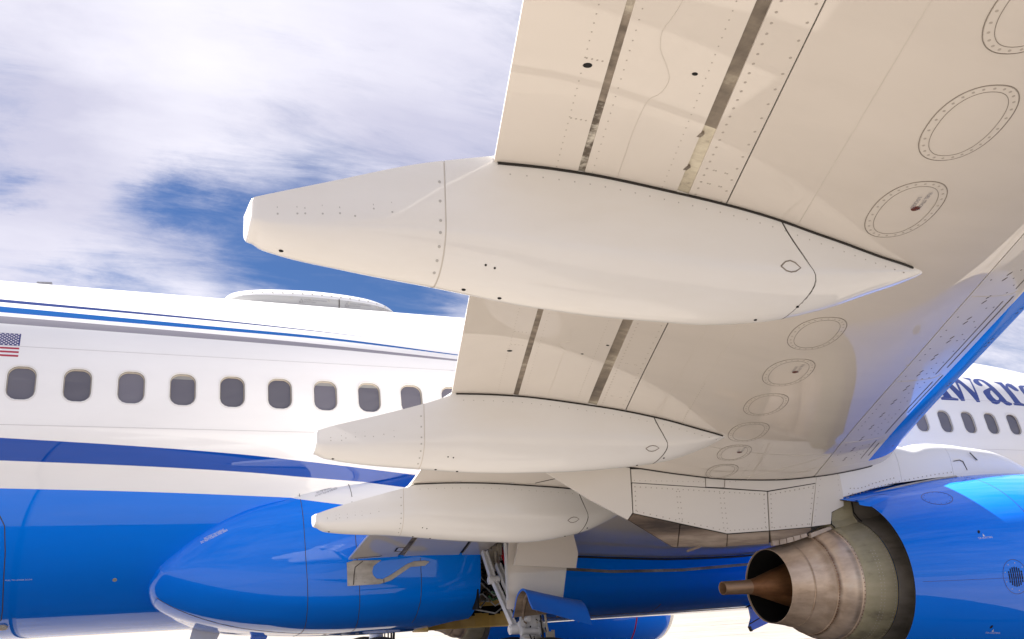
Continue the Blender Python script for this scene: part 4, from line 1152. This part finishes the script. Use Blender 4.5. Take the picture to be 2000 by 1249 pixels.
# core of the pylon: dark solid just behind the skin panels
def solid_side(name, low, topz, inset, m, parent):
    v = []; f = []
    xs_ = [p[0] for p in low]
    for x, z in low:
        h = float(PYH(x))-inset
        v += [(x, -4.83-h, z), (x, -4.83-h, topz(x)), (x, -4.83+h, topz(x)), (x, -4.83+h, min(z+.22, topz(x)-.02))]
    for i in range(len(low)-1):
        for k in range(4): f.append((4*i+k, 4*i+(k+1) % 4, 4*i+4+(k+1) % 4, 4*i+4+k))
    f += [(0, 1, 2, 3), tuple(4*(len(low)-1)+k for k in (3, 2, 1, 0))]
    return mesh(name, v, f, m, parent, False, fix=True)
pylon = solid_side('engine_pylon', [(4.10,2.45),(4.6,2.155),(4.97,1.976),(5.39,1.727),(5.94,1.712),(6.39,1.724),(6.84,1.80),(7.12,1.90),(7.16,2.02),(7.30,2.09),(7.32,2.2)], lambda x: 2.55, .012, M_DARK, plane)
for k, p in PANS.items(): side_plate('pylon_panel', p, .003, M_PYLON, pylon)
for k, p in HEAT.items(): side_plate('heat_shield', p, .0 if k != 'H4' else .002, M_HEAT, pylon)
for p in TABS: side_plate('seal_tab', p, .012, M_TAB, pylon, inset=.002)
mb = MB(); mb.bar((5.50, -5.0, 1.675), (5.63, -5.02, 1.71), .018, .018); mb.build('drain_tube', M_HEAT, pylon)
mb = MB()
def prow(a, b, n, r=.0058):
    for t in np.linspace(0, 1, n):
        x = a[0]+(b[0]-a[0])*t; z = a[1]+(b[1]-a[1])*t; mb.disc((x, py_y(x)-.003, z), (0, -1, 0), r, 6, .0014)
prow((5.06,2.245),(6.41,2.165),26); prow((5.06,2.245),(5.05,2.04),6); prow((5.06,2.03),(5.94,1.845),15); prow((5.99,1.845),(6.38,1.86),9); prow((6.40,2.16),(6.375,1.87),8)
prow((5.475,2.20),(5.475,1.96),6); prow((5.505,2.20),(5.505,1.955),6); prow((5.925,2.18),(5.925,1.87),8); prow((5.965,2.18),(5.965,1.865),8)
prow((6.48,2.165),(6.98,2.235),10); prow((6.48,2.165),(6.445,1.865),8); prow((6.975,2.22),(6.87,1.885),8); prow((6.47,1.86),(6.85,1.885),7)
prow((5.06,2.30),(5.77,2.285),14, .004); prow((6.05,2.285),(7.03,2.37),17, .004); prow((7.10,2.36),(6.93,1.90),9, .004); prow((7.30,2.40),(7.29,2.2),5, .004)
mb.build('fastener', M_RIVET, pylon, 'stuff')

# forward pylon fairing riding on the nacelle
COWL_R = pchip(*zip((7.2,.80),(7.47,.797),(7.75,.855),(8.15,.925),(8.7,.995),(9.3,1.04),(9.9,1.055),(10.4,1.04),(10.8,.995)))
def zint(x): return 1.35+math.sqrt(float(COWL_R(x))**2-float(PYH(x))**2)
PT = pchip([7.3,8.161,8.367,8.559,8.754,8.979,9.235,9.589,9.891,10.146,10.45], [2.70,2.69,2.66,2.70,2.71,2.705,2.685,2.655,2.585,2.50,2.38])
PB = pchip([7.3,7.59,7.88,8.144,8.897,9.2,9.634,10.5], [2.13,2.19,2.25,2.28,2.34,2.34,2.36,2.3])
def fwd(x0, x1, n, name, parent, dx=.002):
    v = []; f = []
    NA = 22
    for x in np.linspace(x0+dx, x1-dx, n+1):
        h = float(PYH(x))+.003; zt = float(PT(x)); zb = float(PB(x))
        for k in range(NA+1):
            a = math.pi*k/NA
            y = -4.83-h*math.copysign(abs(math.cos(a))**.55, math.cos(a)); z = zb+(zt-zb)*abs(math.sin(a))**.62
            v.append((x, y, z))
    m = NA+1
    for i in range(n):
        for k in range(NA): f.append((i*m+k, i*m+k+1, (i+1)*m+k+1, (i+1)*m+k))
        f.append((i*m+NA, i*m, (i+1)*m, (i+1)*m+NA))
    f.append(tuple(range(m))); f.append(tuple(n*m+k for k in range(m))[::-1])
    return mesh(name, v, f, M_WHITE, parent, True, fix=True, sharp=50)
fwd(7.325, 8.115, 14, 'upper_fairing', pylon); fwd(8.115, 8.87, 14, 'upper_fairing', pylon); fwd(8.87, 10.45, 22, 'upper_fairing', pylon)
mb = MB()
for x in (8.115, 8.87):
    h = float(PYH(x))-.006; zt = float(PT(x))-.008; zb = float(PB(x)); P = []
    for k in range(23):
        a = math.pi*k/22; P.append((x, -4.83-h*math.copysign(abs(math.cos(a))**.55, math.cos(a)), zb+(zt-zb)*abs(math.sin(a))**.62))
    mb.ribbon(P, [(0, p[1]+4.83, p[2]-2.3) for p in P], .012, .002)
mb.build('fairing_joint', M_LINE, pylon)
mb = MB()
for t in np.linspace(0, 1, 15):
    x = 7.40+.68*t; z = zint(x)+.055; mb.disc((x, py_y(x)-.004, z), (0, -1, .1), .006, 6, .002)
    if t < .9: mb.disc((x+.03, py_y(x)-.004, z+.05), (0, -1, .1), .006, 6, .002)
for t in np.linspace(0, 1, 12):
    x = 8.16+.68*t; z = zint(x)+.055; mb.disc((x, py_y(x)-.004, z), (0, -1, .1), .006, 6, .002)
mb.build('fastener', M_RIVET, pylon, 'stuff')
mb = MB(); y_ = lambda x: py_y(x)-.0045
mb.ribbon([(8.90,y_(8.9),2.50),(9.0,y_(9.),2.515),(9.05,y_(9.05),2.50),(9.09,y_(9.09),2.41)], [(0,-1,0)]*4, .008, .002); mb.ribbon([(9.18,y_(9.18),2.60),(9.28,y_(9.28),2.52)], [(0,-1,.4)]*2, .015, .002)
mb.build('panel_joint', M_LINE, pylon)
mb = MB(); mb.tube([(x, py_y(x)-.006, zint(x)+.006) for x in np.linspace(7.36, 8.9, 24)], .010, 6); mb.build('nacelle_seal', M_SEALP, pylon)

# ------------------------------------------------------------------ engines
AZ = 1.35
def engine(ay, detail):
    cowl_p = smooth_prof([(7.47,.797),(7.75,.855),(8.15,.925),(8.7,.995),(9.3,1.04),(9.9,1.055),(10.4,1.04),(10.8,.995)], 40)
    tip = smooth_prof([(10.8,.995),(11.05,.945),(11.22,.885)], 10)
    sgn = 1 if ay < 0 else -1
    def beak(a):
        b = abs(math.atan2(math.sin(a), math.cos(a)))
        t = min(max((.52-b)/.24, 0), 1); t = t*t*(3-2*t); return -.20*t
    def mk(prof, name, m, parent, rim=False, cap=None, n=120, flat=True, sharp=None):
        wts = [max(0, 1-(x-prof[0][0])/.75)**1.5 if rim else 0 for x, r in prof]
        def frr(j, a):
            # keel side of the nacelle is flattened
            c = -math.cos(a)
            k = 1-.05*max(c, 0)**3 if flat else 1
            return k
        v, f = revolve(prof, ay, AZ, n, fx=(lambda j, a: beak(a)*wts[j]) if rim else None, fr=frr)
        if cap == 'end': f.append(tuple((len(prof)-1)*n+k for k in range(n)))
        return mesh(name, v, f, m, parent, True, sharp=sharp, fix=False)
    inner = [(7.47,.790),(7.55,.800),(7.9,.855),(8.3,.90),(8.6,.91)]
    prof = [(8.6,.905)]+list(reversed(inner[:-1]))+[(7.468,.793)]+cowl_p
    # outer cowl and its inner wall are separate parts
    cowl = mk(cowl_p, 'engine_cowl', M_BLUE, plane, True)
    duct = mk([(7.47,.797),(7.468,.790)]+smooth_prof([(7.475,.789),(7.7,.83),(8.0,.87),(8.5,.90)], 16), 'fan_duct_wall', M_DUCT, cowl, True)
    mk(tip, 'intake_cowl', M_BLUE, cowl)
    lipp = [(11.22,.885),(11.30,.855),(11.345,.82),(11.355,.79),(11.34,.765),(11.28,.745),(11.1,.735),(10.6,.76)]
    mk(lipp, 'intake_lip', M_LIP, cowl); mk([(10.6,.76),(10.2,.775),(10.2,.02)], 'fan_face', M_DARK, cowl)
    core = mk(smooth_prof([(7.150,.530),(7.16,.538),(7.30,.566),(7.475,.594)], 14), 'core_cowl', M_CORE, cowl, flat=False)
    mk([(7.478,.586),(7.485,.586)], 'core_joint', M_DARK, core, flat=False)
    mk(smooth_prof([(7.484,.594),(7.7,.63),(8.1,.69),(8.55,.75)], 14), 'duct_inner_wall', M_CORE2, cowl, flat=False); mk([(8.5,.74),(8.52,.92)], 'duct_end', M_BLACK, cowl, flat=False)
    noz = smooth_prof([(6.478,.333),(6.60,.353),(6.698,.373)], 8)+[(6.70,.377),(6.708,.377)]+smooth_prof([(6.712,.375),(6.80,.403),(6.895,.447)], 10)+[(6.897,.455),(6.915,.459),(6.918,.455)]+smooth_prof([(6.925,.457),(6.98,.490),(7.05,.512),(7.10,.516),(7.125,.519)], 14)+[(7.13,.525),(7.155,.528),(7.158,.50)]
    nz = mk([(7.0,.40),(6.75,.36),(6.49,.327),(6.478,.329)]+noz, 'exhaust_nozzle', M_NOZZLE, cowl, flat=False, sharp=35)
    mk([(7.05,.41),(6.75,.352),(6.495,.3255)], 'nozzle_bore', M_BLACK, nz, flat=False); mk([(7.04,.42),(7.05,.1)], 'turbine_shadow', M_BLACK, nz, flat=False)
    plug = mk(smooth_prof([(6.255,.066),(6.30,.072),(6.42,.107),(6.6,.162),(6.8,.222),(7.04,.285)], 24), 'exhaust_plug', M_PLUG, cowl, flat=False)
    mk([(6.06,.04),(5.962,.052),(5.960,.058)]+smooth_prof([(5.962,.0585),(6.1,.061),(6.2,.062),(6.258,.067)], 8), 'vent_tube', M_TUBE, plug, flat=False, sharp=40); mk([(6.05,.045),(6.055,.001)], 'vent_bore', M_BLACK, plug, flat=False)
    if not detail: 
        mb = MB(); P = []; N = []
        for k in range(60):
            a = 2*math.pi*k/59; r = .0015+float(np.interp(10.35, [p[0] for p in cowl_p], [p[1] for p in cowl_p])); k2 = 1-.05*max(-math.cos(a), 0)**3
            P.append((10.35, ay-r*k2*math.sin(a), AZ+r*k2*math.cos(a))); N.append((0, -math.sin(a), math.cos(a)))
        mb.ribbon(P, N, .028, .002); mb.build('danger_line', M_RED, cowl)
        mb = MB(); mb.box((10.75, ay+.80, 1.0), (.06, .03, .09)); mb.build('red_flag_tag', M_RED, cowl)
        return cowl
    gx = pchip([p[0] for p in cowl_p], [p[1] for p in cowl_p])
    def on(x, deg, off=0.0):
        """point on the outer cowl; deg measured from the top towards -y"""
        a = math.radians(deg); k = 1-.05*max(-math.cos(a), 0)**3; r = float(gx(x))*k+off
        return Vector((x, ay-r*math.sin(a), AZ+r*math.cos(a)))
    def nn(x, deg): a = math.radians(deg); sl = float(gx(x+.02)-gx(x-.02))/.04; return Vector((-sl, -math.sin(a), math.cos(a))).normalized()
    def locate(x, y, z): pass
    def cring(name, x, deg, ra, rb_, w, m, parent, tilt=0.0):
        P = []; N = []
        for k in range(42):
            t = 2*math.pi*k/40; uu, vv = ra*math.cos(t), rb_*math.sin(t)
            u2, v2 = uu*math.cos(tilt)-vv*math.sin(tilt), uu*math.sin(tilt)+vv*math.cos(tilt)
            dd = deg+math.degrees(v2/float(gx(x))); P.append(on(x+u2, dd)); N.append(nn(x+u2, dd))
        mb = MB(); mb.ribbon(P, N, w, .0014); return mb.build(name, m, parent)
    hatch = cring('access_hatch', 8.19, 38.0, .165, .11, .007, M_NAVY, cowl)
    vent = cring('vent_panel', 8.55, 92.5, .145, .155, .005, M_NAVY, cowl)
    mb = MB()
    for i in range(-3, 4):
        for j in (-1, 0, 1):
            u0 = i*.0245; half = .029
            # clip each slot to the round grille
            R_ = .09; v0, v1 = j*.062-half, j*.062+half
            lim = math.sqrt(max(R_*R_-u0*u0, 0))
            v0, v1 = max(v0, -lim), min(v1, lim)
            if v1-v0 < .012: continue
            c = 92.5+math.degrees((v0+v1)/2/1.0); p = on(8.55+u0, c); n_ = nn(8.55, c)
            t_ = Vector((0, -math.cos(math.radians(c)), -math.sin(math.radians(c))))
            mb.box(p, (.013, (v1-v0), .004), (Vector((1, 0, 0)), t_, n_))
    mb.build('vent_slot', M_BLACK, vent)
    mb = MB()
    for k in range(9):
        t = 2*math.pi*k/9; dd = 92.5+math.degrees(.128*math.sin(t)); mb.disc(on(8.55+.122*math.cos(t), dd), nn(8.55, dd), .005, 6, .0015)
    mb.build('fastener', M_SEAM, vent, 'stuff')
    mb = MB()
    for k in range(14):
        t = 2*math.pi*k/14; dd = 38+math.degrees(.092*math.sin(t)/.93); mb.disc(on(8.19+.145*math.cos(t), dd), nn(8.19, dd), .0045, 6, .0015)
    mb.build('fastener', M_NAVY, hatch, 'stuff')
    for x, d in ((8.31, 66.5), (8.30, 120.0)):
        mb = MB(); mb.disc(on(x, d), nn(x, d), .019, 14, .002, ry=.012); mb.build('hoist_hole', M_BLACK, cowl)
        text_mesh('placard', 'T/R HOISTING', .026, (lambda x, d: lambda u_, v_: on(x-.045+u_, d+4.3-math.degrees(v_/.98), .0016))(x, d), M_WHITEINK, cowl)
        mb = MB(); tri = [on(x+.03+a_, d+2.6-math.degrees(b_/.98), .002) for a_, b_ in ((-.012, -.006), (.012, -.006), (0, .022))]; mb.add(tri, [(0, 1, 2)]); mb.build('pointer_mark', M_WHITEINK, cowl)
    # cowl split lines
    mb = MB()
    P = [on(x, d) for x, d in zip(np.linspace(8.98, 9.06, 40), np.linspace(13, 165, 40))]; mb.ribbon(P, [nn(9, d) for d in np.linspace(13, 165, 40)], .009, .0012)
    mb.build('cowl_joint', M_NAVY, cowl)
    mb = MB()
    for d in (93,): P = [on(x, d) for x in np.linspace(7.55, 9.0, 30)]; mb.ribbon(P, [nn(x, d) for x in np.linspace(7.55, 9.0, 30)], .004, .0008)
    mb.build('cowl_joint', paint('blue_shallow_joint', (.003,.06,.38), .5, .2, 0), cowl)
    # raised blister beside the pylon
    v = []; f = []
    for i, x in enumerate(np.linspace(7.36, 8.35, 30)):
        t = i/29; wdt = .105*(1-t)**.7*min(1, t*9+.15)**.5; hgt = .045*math.sin(math.pi*min(1, t*1.5+.25))*(1-t)**.5
        dc = 27+5*t*0-7*t
        for k in range(11):
            q = -1+2*k/10; d = dc+math.degrees(wdt*q/.88); xx = max(x, 7.48)
            p = on(xx, d, hgt*(1-q*q)**1.2-.004); v.append((x, p.y, p.z))
    for i in range(29):
        for k in range(10): f.append((i*11+k, i*11+k+1, i*11+12+k, i*11+11+k))
    mesh('cowl_blister', v, f, M_BLUE, cowl, True)
    # the bifurcation wall between core cowl and pylon
    mb = MB(); v = []
    for x, z0, z1 in ((7.14, 1.84, 2.00), (7.30, 1.86, 2.06), (7.34, 1.87, 2.15), (7.44, 1.89, 2.16), (7.445, 1.90, 2.16)):
        v.append((x, z0, z1))
    vv = []; 
    for x, z0, z1 in v:
        for y, z in ((-4.83-.245, z0), (-4.83-.205, z0+.06), (-4.83-.198, z1), (-4.83+.198, z1), (-4.83+.205, z0+.06), (-4.83+.245, z0)): vv.append((x, y, z))
    fq = []
    for i in range(len(v)-1):
        for k in range(6): fq.append((6*i+k, 6*i+(k+1) % 6, 6*i+6+(k+1) % 6, 6*i+6+k))
    fq += [tuple(range(6)), tuple(6*(len(v)-1)+k for k in range(6))[::-1]]
    bif = mesh('bifurcation_wall', vv, fq, M_CORE, cowl, False, fix=True)
    mb = MB(); mb.box((7.98, -4.83, 2.0), (1.04, .41, .32)); mb.build('bifurcation_inner', M_CORE2, bif)
    mb = MB(); mb.ribbon([(7.452, -5.036, 2.15), (7.452, -5.04, 1.99), (7.47, -5.07, 1.93), (7.48, -5.10, 1.895)], [(0, -1, .2)]*4, .012, .003)
    mb.ribbon([(7.15, -5.08, 1.845), (7.13, -5.06, 1.88), (7.16, -5.05, 1.99), (7.31, -5.04, 2.05)], [(0, -1, .2)]*4, .012, .004); mb.build('seal_line', M_DARK, bif)
    # fastener rings of the hot section
    mb = MB()
    for k in range(110):
        a = 2*math.pi*k/110; r = .459; mb.disc((6.906, ay-r*math.sin(a), AZ+r*math.cos(a)), (-.3, -math.sin(a), math.cos(a)), .0052, 6, .0016)
    for k in range(90):
        a = 2*math.pi*k/90; r = .5265; mb.disc((7.142+random.uniform(-.003, .003), ay-r*math.sin(a), AZ+r*math.cos(a)), (-.1, -math.sin(a), math.cos(a)), .005, 6, .0014)
    mb.build('bolt_ring', M_PLUG, nz, 'stuff')
    mb = MB()
    for x, r in ((7.30, .567), (7.335, .573), (7.45, .591)):
        for k in range(120):
            if x > 7.4 or 20 < k % 60 < 55: a = 2*math.pi*k/120; mb.disc((x, ay-r*math.sin(a), AZ+r*math.cos(a)), (-.15, -math.sin(a), math.cos(a)), .0038, 5, .0012)
    mb.build('rivet_ring', M_SEAM, core, 'stuff')
    return cowl
eng = engine(-4.83, True)
eng2 = engine(4.83, False)

# ------------------------------------------------------------------ main landing gear, starboard
mb = MB()
mb.tube([(5.06,-2.90,1.75), (4.985,-2.87,1.20), (4.95,-2.86,1.02), (4.92,-2.855,.82), (4.92,-2.855,.40)], [.085,.085,.105,.115,.075], 24)
gear = mb.build('main_landing_gear', M_GEAR, plane, smooth=True, sharp=40)
mb = MB(); mb.tube([(4.80,-3.0,1.055), (4.97,-3.0,1.045)], .033, 16); mb.tube([(4.775,-3.0,1.056), (4.80,-3.0,1.055)], .045, 16); mb.tube([(4.97,-3.0,1.045), (4.995,-3.0,1.044)], .045, 16)
mb.tube([(4.88,-2.97,.93), (5.04,-2.97,.925)], .03, 14); mb.build('actuator', M_GEAR, gear, smooth=True, sharp=40)
mb = MB(); mb.bar((4.80,-2.98,1.06), (4.85,-2.9,1.23), .05, .04); mb.bar((5.0,-2.95,1.18), (5.035,-3.0,1.03), .045, .04); mb.bar((4.87,-2.88,1.20), (4.93,-2.93,.95), .05, .06)
mb.tube([(4.86,-2.95,1.17), (4.86,-3.03,1.17)], .03, 12); mb.tube([(5.02,-2.95,1.10), (5.02,-3.03,1.10)], .028, 12); mb.build('torque_lug', M_GEAR, gear, smooth=True, sharp=40)
mb = MB()
mb.tube([(5.034,-3.05,1.20), (5.036,-3.06,1.12), (5.05,-3.06,1.03), (5.05,-3.06,.90)], .012, 8); mb.build('brake_hose', M_CREAM, gear)
mb = MB(); mb.tube([(4.99,-3.03,1.20), (4.985,-3.05,1.10), (4.995,-3.05,.98), (5.0,-3.0,.85)], .009, 8); mb.tube([(5.0,-3.0,1.15), (5.015,-3.02,1.05), (5.01,-3.02,.9)], .007, 8); mb.tube([(4.93,-2.975,1.0), (4.94,-2.98,.9), (4.93,-2.98,.8)], .008, 8); 
mb.tube([(4.97,-2.96,1.16),(5.03,-3.0,1.12),(5.06,-3.02,1.02),(5.03,-3.0,.92)], .006, 6); mb.tube([(4.90,-2.97,1.10),(4.87,-3.0,1.02),(4.90,-3.0,.94),(4.95,-2.98,.86)], .007, 6)
mb.build('wire_harness', M_DARK, gear)
mb = MB()
for z, r in ((1.13, .094), (1.07, .108), (.985, .122), (.93, .124)): mb.tube([(4.965+(z-1.0)*.15, -2.865, z-.008), (4.966+(z-1.0)*.15, -2.865, z+.008)], r, 24)
mb.build('clamp_ring', M_CREAM, gear, smooth=True, sharp=30)
mb = MB(); mb.box((5.055,-3.08,.96), (.065, .04, .15)); mb.box((5.092,-3.09,.965), (.008, .06, .17)); mb.build('junction_box', M_CREAM, gear)
# side brace: two folding links running inboard and up
mb = MB()
X = Vector((1, 0, 0))
def link_bar(mb, a, b, w, h):
    a, b = Vector(a), Vector(b); d = (b-a).normalized(); n_ = X.cross(d).normalized()
    # two flanges and a web: a channel section
    mb.bar(a+X*w/2, b+X*w/2, .012, h, n_); mb.bar(a-X*w/2, b-X*w/2, .012, h, n_); mb.bar(a, b, w, .016, n_)
link_bar(mb, (4.75,-2.20,1.90), (4.75,-2.40,1.60), .05, .058)
mb.tube([(4.70,-2.41,1.585), (4.81,-2.41,1.585)], .045, 20); mb.tube([(4.69,-2.41,1.585), (4.82,-2.41,1.585)], .03, 16)
br = mb.build('upper_side_brace', M_GEARW, gear)
mb = MB(); link_bar(mb, (4.76,-2.43,1.56), (4.76,-2.885,1.09), .042, .06); mb.tube([(4.70,-2.895,1.075), (4.83,-2.895,1.075)], .05, 20); mb.tube([(4.69,-2.895,1.075), (4.84,-2.895,1.075)], .034, 16)
link_bar(mb, (4.77,-2.90,1.08), (4.86,-2.95,1.18), .035, .05)
mb.build('lower_side_brace', M_GEARW, gear)
mb = MB(); link_bar(mb, (4.86,-2.31,1.75), (4.86,-2.49,1.56), .05, .06); link_bar(mb, (4.85,-2.47,1.58), (4.85,-2.75,1.28), .05, .06); mb.build('lock_link', M_GEAR, gear)
mb = MB()
for dx in (-.035, .035): mb.bar((4.9+dx,-2.15,1.99), (4.9+dx,-2.13,1.73), .022, .05)
mb.box((4.9,-2.14,1.92), (.05, .05, .09)); mb.tube([(4.84,-2.12,1.735), (4.96,-2.12,1.735)], .045, 16); mb.box((4.83,-2.15,1.86), (.03,.06,.14)); mb.box((4.96,-2.15,1.93), (.025,.06,.14)); mb.tube([(4.90,-2.17,1.9),(4.90,-2.17,1.78)], .02, 10)
mb.build('trunnion_fitting', M_CREAM, gear)
mb = MB(); mb.tube([(5.0,-2.09,1.94), (5.0,-2.24,1.74)], .026, 12); mb.build('red_lock_strut', M_RED, gear)
# gear doors
def door(name, poly, y, th, m, lean=0.0):
    n = len(poly); v = [(a, y+lean*(1.7-b), b) for a, b in poly]+[(a, y+th+lean*(1.7-b), b) for a, b in poly]
    tr = tessellate_polygon([[Vector((a, b, 0)) for a, b in poly]])
    f = [tuple(t) for t in tr]+[tuple(n+i for i in t[::-1]) for t in tr]+[(i, (i+1) % n, n+(i+1) % n, n+i) for i in range(n)]
    return mesh(name, v, f, m, gear, False, fix=True)
door('outer_gear_door', [(4.761, 1.973), (5.377, 2.067), (5.39, 1.978), (5.426, 1.801), (5.388, 1.646), (4.677, 1.698)], -3.13, .02, M_WING)
door('inner_gear_door', [(4.701, 1.987), (5.404, 1.973), (5.394, 1.849), (5.353, 1.655), (5.282, 1.337), (5.266, 1.261), (4.66, 1.273), (4.646, 1.282), (4.648, 1.593)], -2.985, .02, M_WING)
mb = MB(); mb.box((4.653,-2.99,1.65), (.02, .03, .58)); mb.build('door_edge_stiffener', M_GEAR, gear)
# blue strut door: a curved shell bent over the strut like a saddle
def shell(name, A, B, th, m, parent, n=18, inset=None):
    """A, B: matching section polylines (aft and forward end); lofted with thickness towards the inside"""
    v = []; f = []
    k = len(A)
    for lay in (0, 1):
        for i in range(n+1):
            t = i/n
            for j in range(k):
                p = Vector(A[j]).lerp(Vector(B[j]), t)
                if lay:
                    c = (Vector(A[0]).lerp(Vector(B[0]), t)+Vector(A[-1]).lerp(Vector(B[-1]), t))/2
                    d = (c-p); d.x = 0; p = p+d.normalized()*th
                v.append(p)
    N = (n+1)*k
    for i in range(n):
        for j in range(k-1):
            q = (i*k+j, i*k+j+1, (i+1)*k+j+1, (i+1)*k+j); f.append(q); f.append(tuple(N+w for w in q[::-1]))
        for j in (0, k-1): f.append((i*k+j, (i+1)*k+j, N+(i+1)*k+j, N+i*k+j))
    for i in (0, n):
        for j in range(k-1): f.append((i*k+j, i*k+j+1, N+i*k+j+1, N+i*k+j))
    fm_ = []
    for q in f: fm_.append(1 if all(w >= N for w in q) else 0)
    return mesh(name, v, f, [m, M_HEAT], parent, True, fm_, fix=True, sharp=45)
def arch(pts, n=26):
    P = [Vector(p) for p in pts]; L_ = [0]
    for a, b in zip(P, P[1:]): L_.append(L_[-1]+(b-a).length)
    g_ = [pchip(L_, [p[i] for p in P]) for i in range(3)]
    return [Vector([float(q(t)) for q in g_]) for t in np.linspace(0, L_[-1], n)]
ARCH_A = [(4.673, -3.03, 1.189), (4.708, -3.06, 1.361), (4.715, -3.12, 1.433), (4.726, -3.2, 1.467), (4.729, -3.28, 1.435), (4.728, -3.34, 1.351), (4.726, -3.42, 1.264)]
ARCH_B = [(5.415, -3.08, 1.234), (5.389, -3.12, 1.294), (5.363, -3.2, 1.318), (5.335, -3.28, 1.325), (5.318, -3.38, 1.29), (5.315, -3.44, 1.239), (5.33, -3.5, 1.074)]

sd_ = shell('strut_door', arch(ARCH_A), arch(ARCH_B), .022, M_BLUEDOOR, gear)
mb = MB()
for t in (.12, .45, .8):
    A_ = [a.lerp(b, t) for a, b in zip(arch(ARCH_A), arch(ARCH_B))]
    c = (A_[0]+A_[-1])/2
    mb.tube([p+(c-p)*.16 for p in A_], .022, 6)
mb.build('door_rib', M_HEAT, sd_)
mb = MB(); mb.bar((4.79,-2.96,1.36), (4.85,-2.95,1.12), .03, .03); mb.bar((4.74,-2.93,1.30), (4.80,-2.96,1.30), .03, .08); mb.box((4.78,-2.9,1.33), (.10,.12,.10)); mb.build('door_bracket', M_HEAT, sd_)
mb = MB()
for x, z in ((5.13,1.12),(5.22,1.09)): mb.tube([(x,-3.20,z+.16),(x,-3.20,z+.07)], .022, 10)
mb.build('door_bump_stop', M_CREAM, sd_)
# wheels
def wheel(y, parent):
    pr = [(-.20,.30),(-.205,.36),(-.20,.46),(-.17,.53),(-.11,.558),(0,.565),(.11,.558),(.17,.53),(.20,.46),(.205,.36),(.20,.30)]
    v = []; f = []; n = 48
    for yy, r in pr:
        for k in range(n): a = 2*math.pi*k/n; v.append((4.92+r*math.cos(a), y+yy, GZ+.545+r*math.sin(a)))
    for j in range(len(pr)-1):
        for k in range(n): f.append((j*n+k, j*n+(k+1) % n, (j+1)*n+(k+1) % n, (j+1)*n+k))
    ty = mesh('wheel_tyre', v, f, M_RUBBER, parent, True, fix=True, sharp=50)
    mb = MB(); mb.tube([(4.92, y-.17, GZ+.545), (4.92, y+.17, GZ+.545)], .30, 36); mb.tube([(4.92, y-.2, GZ+.545), (4.92, y+.2, GZ+.545)], .09, 18); mb.build('wheel_hub', M_GEARW, ty, smooth=True, sharp=30)
wheel(-2.86-.43, gear); wheel(-2.86+.43, gear)
mb = MB(); mb.tube([(4.92, -3.3, GZ+.545), (4.92, -2.4, GZ+.545)], .06, 16); mb.build('axle', M_GEAR, gear)
# port gear leg, seen under the belly
mb = MB(); mb.tube([(5.06,2.88,1.7), (5.0,2.86,1.0), (4.95,2.86,.40)], [.10,.11,.075], 20); pg = mb.build('main_landing_gear', M_GEARW, plane, smooth=True, sharp=40)
mb = MB(); mb.tube([(5.18,2.80,1.2), (5.17,2.8,.75)], .012, 8); mb.tube([(5.23,2.80,1.2), (5.22,2.8,.70)], .015, 8); mb.tube([(5.28,2.80,1.2), (5.25,2.8,.75)], .02, 8); mb.tube([(5.12,2.80,1.2), (5.12,2.8,.75)], .01, 8); mb.build('wire_harness', M_DARK, pg)
wheel(2.43, pg); wheel(3.29, pg)
# nose gear far ahead
mb = MB(); mb.tube([(17.6, 0, 1.6), (17.6, 0, .25)], .09, 16); ng = mb.build('nose_landing_gear', M_GEARW, plane, smooth=True, sharp=40)
for y in (-.2, .2):
    mb = MB(); mb.tube([(17.6, y-.1, GZ+.34), (17.6, y+.1, GZ+.34)], .34, 36); mb.build('wheel_tyre', M_RUBBER, ng, smooth=True, sharp=30)
